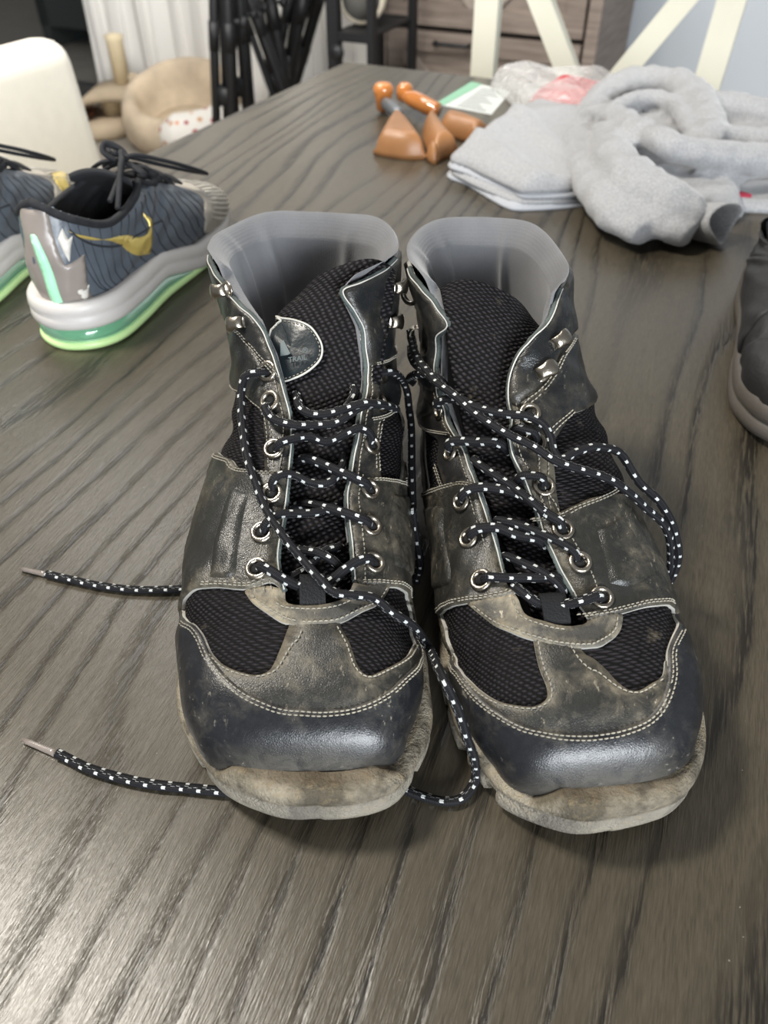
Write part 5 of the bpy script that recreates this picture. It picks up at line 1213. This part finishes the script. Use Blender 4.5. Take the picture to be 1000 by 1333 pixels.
for x_, y_ in ((148, 150), ):
    q = aty(x_, y_, ctb[1]+.02); z0_ = .07; mb = MB(); V_, F_ = lathe([(.004, z0_), (.045, z0_), (.045, zt_-.04), (.004, zt_-.04)], 18, (q[0], q[1], 0)); mb.add(V_, F_); mb.build('support_post', M['sisal'], cs)
q = TZv(aty(174, 103, ctb[1]+.0)); mb = MB(); V_, F_ = lathe([(.028*math.sin(a)+1e-4, -.028*math.cos(a)) for a in np.linspace(0, math.pi, 12)], 16, q); mb.add(V_, F_); mb.build('plush_ball', M['plushtan'], cs)
# cat bed: deep oval basket leaning back, plush outside, printed fabric inside
t = NT('white_fabric_with_fruit_print'); c = t.co(); v1 = t.a('ShaderNodeTexVoronoi', {'Vector': c, 'Scale': 26., 'Randomness': .8})
rd_ = t.ramp(v1.outputs['Distance'], [(.30, 1.), (.36, 0.)]); hue = t.ramp(t.a('ShaderNodeSeparateColor', {'Color': v1.outputs['Color']}).outputs[0], [(0., (.38, .03, .04)), (.45, (.75, .22, .05)), (.7, (.10, .16, .14)), (.9, (.60, .35, .20))], 'CONSTANT')
M['print'] = t.set(col=t.mix(rd_, (.80, .76, .70), hue), rough=.85)
M['plushbeige'] = simple('beige_long_plush', (.58, .47, .34), .95, bump=.7, bs=120, var=.22)
cb = fl_at(229, 205); bd = thing('cat_bed', 'beige plush cat bed with a printed white cushion rim, left of the black stands', 'pet bed', tuple(cb))
def bowl(name, prof, mat, n=48, wob=.0):
    V_ = []
    for r_, z_ in prof:
        for j in range(n):
            a = j/n*2*math.pi; k_ = 1+wob*math.sin(a*7+z_*30)+wob*.6*math.sin(a*13)
            hgt = z_*(1.0+.34*math.sin(a+.2)); V_.append((cb[0]+.02+r_*k_*math.cos(a)*1.08, cb[1]+.17+r_*k_*math.sin(a)*.88, hgt))
    return mk(name, V_, gridfaces(len(prof), n, True, flip=True)+[tuple(range(n))[::-1], tuple(range((len(prof)-1)*n, len(prof)*n))], mat, bd)
bowl('outer_shell', [(.16, 0), (.21, .01), (.235, .06), (.245, .13), (.24, .19), (.225, .225), (.20, .235), (.18, .22), (.165, .17), (.15, .10), (.10, .06)], M['plushbeige'], wob=.012)
mb = MB(); 
a = np.linspace(-1.75, -.30, 26); P = np.array([(cb[0]+.02+.248*math.cos(q)*1.08, cb[1]+.17+.246*math.sin(q)*.88, (.125)*(1+.34*math.sin(q+.2))+.02) for q in a])
mb.tube(P, np.interp(np.linspace(0, 1, 26), [0, .15, .85, 1], [.04, .085, .085, .05]), 14, flat=1.0); mb.build('printed_band', M['print'], bd)
bowl('cushion', [(.02, .035), (.14, .05), (.155, .075), (.13, .10), (.02, .11)], M['plushtan'])
# black stands leaning together at the curtain
M['blackmetal'] = simple('black_painted_metal', (.006, .006, .007), .55, bump=.1, bs=100)
M['silver'] = simple('bright_metal', (.6, .6, .6), .3, 1.)
def tripod(x0, y0, x1, d, w, label, lean=0, knob=True):
    """folded black tripod: centre column, three closed legs, collar, clamps, feet; x0,y0 foot and x1 top in the frame"""
    a0_, z0_ = hitd(x0, y0, d); a1_, z1_ = hitd(x1, 0, d); sl = (a1_-a0_)/(z1_-z0_); af = a0_-sl*z0_; top = 1.35; at_ = af+sl*top
    t_ = thing('folded_tripod', label, 'tripod', tuple(rp(af, d, 0)), 'folded black tripods by the curtain')
    ax = lambda f, off=0, dd=0: rp(af+(at_-af)*f+off, d+dd, top*f)
    mb = MB(); mb.tube([ax(.12), ax(1.0)], w*.62, 12); mb.build('column', M['blackmetal'], t_)
    for k, (o_, dd) in enumerate(((-w, -.02), (w, -.02), (0, .035))):
        mb = MB(); mb.tube([ax(.005, o_*1.3, dd*1.3), ax(.4, o_*1.05, dd), ax(.86, o_*.45, dd*.5)], [w*.44, w*.56, w*.52], 10)
        mb.tube([ax(.40, o_*1.05, dd), ax(.46, o_, dd)], w*.62, 10); mb.tube([ax(0.0, o_*1.3, dd*1.3), ax(.025, o_*1.3, dd*1.3)], w*.6, 10); mb.build('leg', M['blackmetal'], t_)
    mb = MB(); mb.tube([ax(.80), ax(.90)], w*1.1, 14); mb.build('collar', M['blackmetal'], t_); mb = MB(); mb.tube([ax(.28), ax(.32)], w*1.25, 14); mb.build('spreader_collar', M['blackmetal'], t_)
    mb = MB(); p = ax(.46); mb.tube([p, p+np.array([*EX, .01])*w*2.6], w*.30, 10); mb.tube([p+np.array([*EX, .01])*w*2.3, p+np.array([*EX, .01])*w*3.0], w*.62, 12); mb.build('clamp_knob', M['blackmetal'], t_)
    return t_
tripod(296, 140, 291, .86, .028, 'leftmost black folded tripod, thickest, standing at the right of the cat bed')
tripod(318, 120, 309, .98, .022, 'slim black folded tripod second from the cat bed')
tripod(357, 95, 322, 1.10, .022, 'black folded tripod leaning left, third from the cat bed')
tripod(366, 100, 347, 1.22, .026, 'black folded tripod in the middle of the group, leaning slightly left')
tripod(372, 100, 388, 1.36, .030, 'black folded tripod leaning right behind the far corner of the table')
tripod(392, 70, 412, 1.50, .024, 'rightmost black folded tripod, beside the black shelf frame')
# small silver fitting seen between the stands
# black shelf frame with the round cream cushion on it
fr = thing('shelf_frame', 'open black metal shelf frame left of the wooden dresser', 'shelf', tuple(rp(hitd(458, 50, 1.32)[0], 1.05, 0)))
aL, zL = hitd(436, 80, .90); aR, _ = hitd(484, 80, .90); _, zb = hitd(458, 48, .90)
for a_, d_ in ((aL, .90), (aR, .90), (aL, 1.20), (aR, 1.20)): mb = MB(); rbox(mb, a_, d_, .60, .038 if a_ == aL else .022, .03, 1.2); mb.build('post', M['blackmetal'], fr, smooth=False)
for z_ in (zb, .22, 1.17):
    for d_ in (.90, 1.20): mb = MB(); rbox(mb, (aL+aR)/2, d_, z_, aR-aL, .025, .025); mb.build('rail', M['blackmetal'], fr, smooth=False)
    mb = MB(); rbox(mb, (aL+aR)/2, 1.05, z_+.006, aR-aL, .30, .008); mb.build('shelf', M['blackmetal'], fr, smooth=False)
mb = MB(); q = rp(aL+.03, .87, hitd(440, 66, .88)[1]); V_, F_ = lathe([(.004, 0), (.018, .002), (.024, .012), (.014, .024), (.003, .026)], 14, q, basis((-OUT[0], -OUT[1], 0))); mb.add(V_, F_); mb.build('caster_knob', M['blackmetal'], fr)
M['cushgrey'] = simple('dark_grey_disc', (.10, .095, .085), .8); M['hatcream'] = simple('cream_felt', (.68, .60, .47), .85, var=.1)
hh = thing('round_pouf', 'round cream pouf with a dark grey face, on the black shelf frame', 'pouf', tuple(rp((aL+aR)/2, 1.0, zb+.02)))
cc = hitd(463, 5, .96); Bq = basis((-OUT[0]+.35, -OUT[1]-.1, .0))
rr = cc[1]-(zb+.022)+.02
V_, F_ = lathe([(.01, -.07), (rr*.85, -.07), (rr, -.05), (rr, .0), (rr*.93, .022), (rr*.80, .024), (.01, .024)], 32, rp(cc[0]-.0, 1.0, zb+.014+rr), Bq); mb = MB(); mb.add(V_, F_); mb.build('body', M['hatcream'], hh)
V_, F_ = lathe([(.01, .026), (rr*.78, .026), (rr*.80, .020)], 32, rp(cc[0], 1.0, zb+.014+rr), Bq); mb = MB(); mb.add(V_, F_[:-1]); mb.build('face', M['cushgrey'], hh)
# dresser with crossed barn-style fronts
t = NT('greige_barn_wood'); c = t.co(rot=(0, 0, -TH), scale=(1.5, 1.5, 22)); nn = t.noise(c, 4, 5, .6)
M['barn'] = t.set(col=t.mix(t.ramp(nn, [(.35, 0.), (.7, 1.)]), (.155, .120, .098), (.265, .215, .18)), rough=.6)
M['barnlight'] = t2 = simple('lighter_barn_wood', (.28, .235, .20), .6, var=.15); M['gap'] = simple('dark_gap', (.03, .022, .018), .8)
FD = 1.30; aL, _ = hitd(489, 40, FD); aR, _ = hitd(786, 0, FD); _, zs = hitd(600, 40, FD)
dr = thing('dresser', 'greige wooden dresser with barn-style crossed drawer fronts, beyond the table', 'dresser', tuple(rp((aL+aR)/2, FD+.24, 0)))
wd = aR-aL; am = (aL+aR)/2; H_ = zs+.42
mb = MB(); rbox(mb, am, FD+.25, H_/2, wd-.04, .46, H_-.06); mb.build('carcass', M['gap'], dr, smooth=False)
for a_ in (aL+.02, aR-.02): mb = MB(); rbox(mb, a_, FD+.24, H_/2, .04, .50, H_); mb.build('side_panel', M['barn'], dr, smooth=False)
mb = MB(); rbox(mb, am, FD+.24, H_-.015, wd+.03, .53, .03); mb.build('top', M['barn'], dr, smooth=False)
dh = .36
for k in range(3):
    z1 = zs-.008+dh*(1-k)+.0; z0_ = z1-dh+.016
    if k == 0: z1, z0_ = H_-.04, zs+.008
    elif k == 1: z1, z0_ = zs-.008, zs-dh
    else: z1, z0_ = zs-dh-.016, .06
    h_ = z1-z0_; zc = (z0_+z1)/2; w_ = wd-.10
    mb = MB(); rbox(mb, am, FD+.012, zc, w_, .02, h_); dw = mb.build('drawer', M['barn'], dr, smooth=False)
    for z_ in (z1-.03, z0_+.03): mb = MB(); rbox(mb, am, FD-.004, z_, w_, .014, .058); mb.build('rail', M['barn'], dw, smooth=False)
    for a_ in (am-w_/2+.03, am+w_/2-.03): mb = MB(); rbox(mb, a_, FD-.004, zc, .058, .014, h_-.117); mb.build('stile', M['barn'], dw, smooth=False)
    ang = math.atan2(h_-.116, w_/2-.06)
    for s_ in (-1, 1):
        c_, sn_ = math.cos(ang), math.sin(ang)*s_*1
        R_ = np.array([[c_, 0, -sn_], [0, 1, 0], [sn_, 0, c_]])
        mb = MB(); rbox(mb, am+s_*(w_/4-.015)*1.0, FD-.002, zc, math.hypot(h_-.13, w_/2-.07), .010, .045, tilt=R_); mb.build('brace', M['barnlight'], dw, smooth=False)
    hx = hitd(590, 55, FD)[0] if k == 1 else am
    mb = MB(); hz = z1-.030
    P = [rp(hx-.06, FD-.008, hz), rp(hx-.06, FD-.034, hz), rp(hx+.06, FD-.034, hz), rp(hx+.06, FD-.008, hz)]; mb.tube(catmull([P[0], P[1], P[1], P[2], P[2], P[3]], 4), .007, 8); mb.build('handle', M['blackmetal'], dw)
# white wooden trestle between table and dresser: two A-frames under one beam
M['whitewood'] = simple('cream_white_painted_wood', (.66, .64, .53), .5, var=.03)
tr = thing('trestle', 'cream-white wooden trestle with two A-shaped leg frames just beyond the table', 'trestle', tuple(rp(.75, .45, 0)))
DT = .32
apex = []
for (b1, t1, b2, t2_) in (((629, 100), (636, 0), (744, 105), (704, 0)), ((794, 115), (890, 0), (917, 121), (953, 0))):
    for (bp, tp) in ((b1, t1), (b2, t2_)):
        ab, zb_ = hitd(bp[0], bp[1], DT); at2, zt2 = hitd(tp[0], tp[1], DT); sl = (at2-ab)/(zt2-zb_); zt3 = .97
        p0 = rp(ab-sl*zb_, DT, 0.0); p1 = rp(ab+sl*(zt3-zb_), DT, zt3)
        X_ = np.array([*EX, 0])*.026; Y_ = np.array([*OUT, 0])*.014
        V_ = [p+sx_*X_+sy_*Y_ for p in (p0, p1) for sx_, sy_ in ((-1, -1), (1, -1), (1, 1), (-1, 1))]
        mk('leg', V_, gridfaces(2, 4, True)+[(3, 2, 1, 0), (4, 5, 6, 7)], M['whitewood'], tr, smooth=False); apex.append(ab+sl*(zt3-zb_))
mb = MB(); rbox(mb, (min(apex)+max(apex))/2, DT, 1.0, max(apex)-min(apex)+.16, .08, .06); mb.build('beam', M['whitewood'], tr, smooth=False)
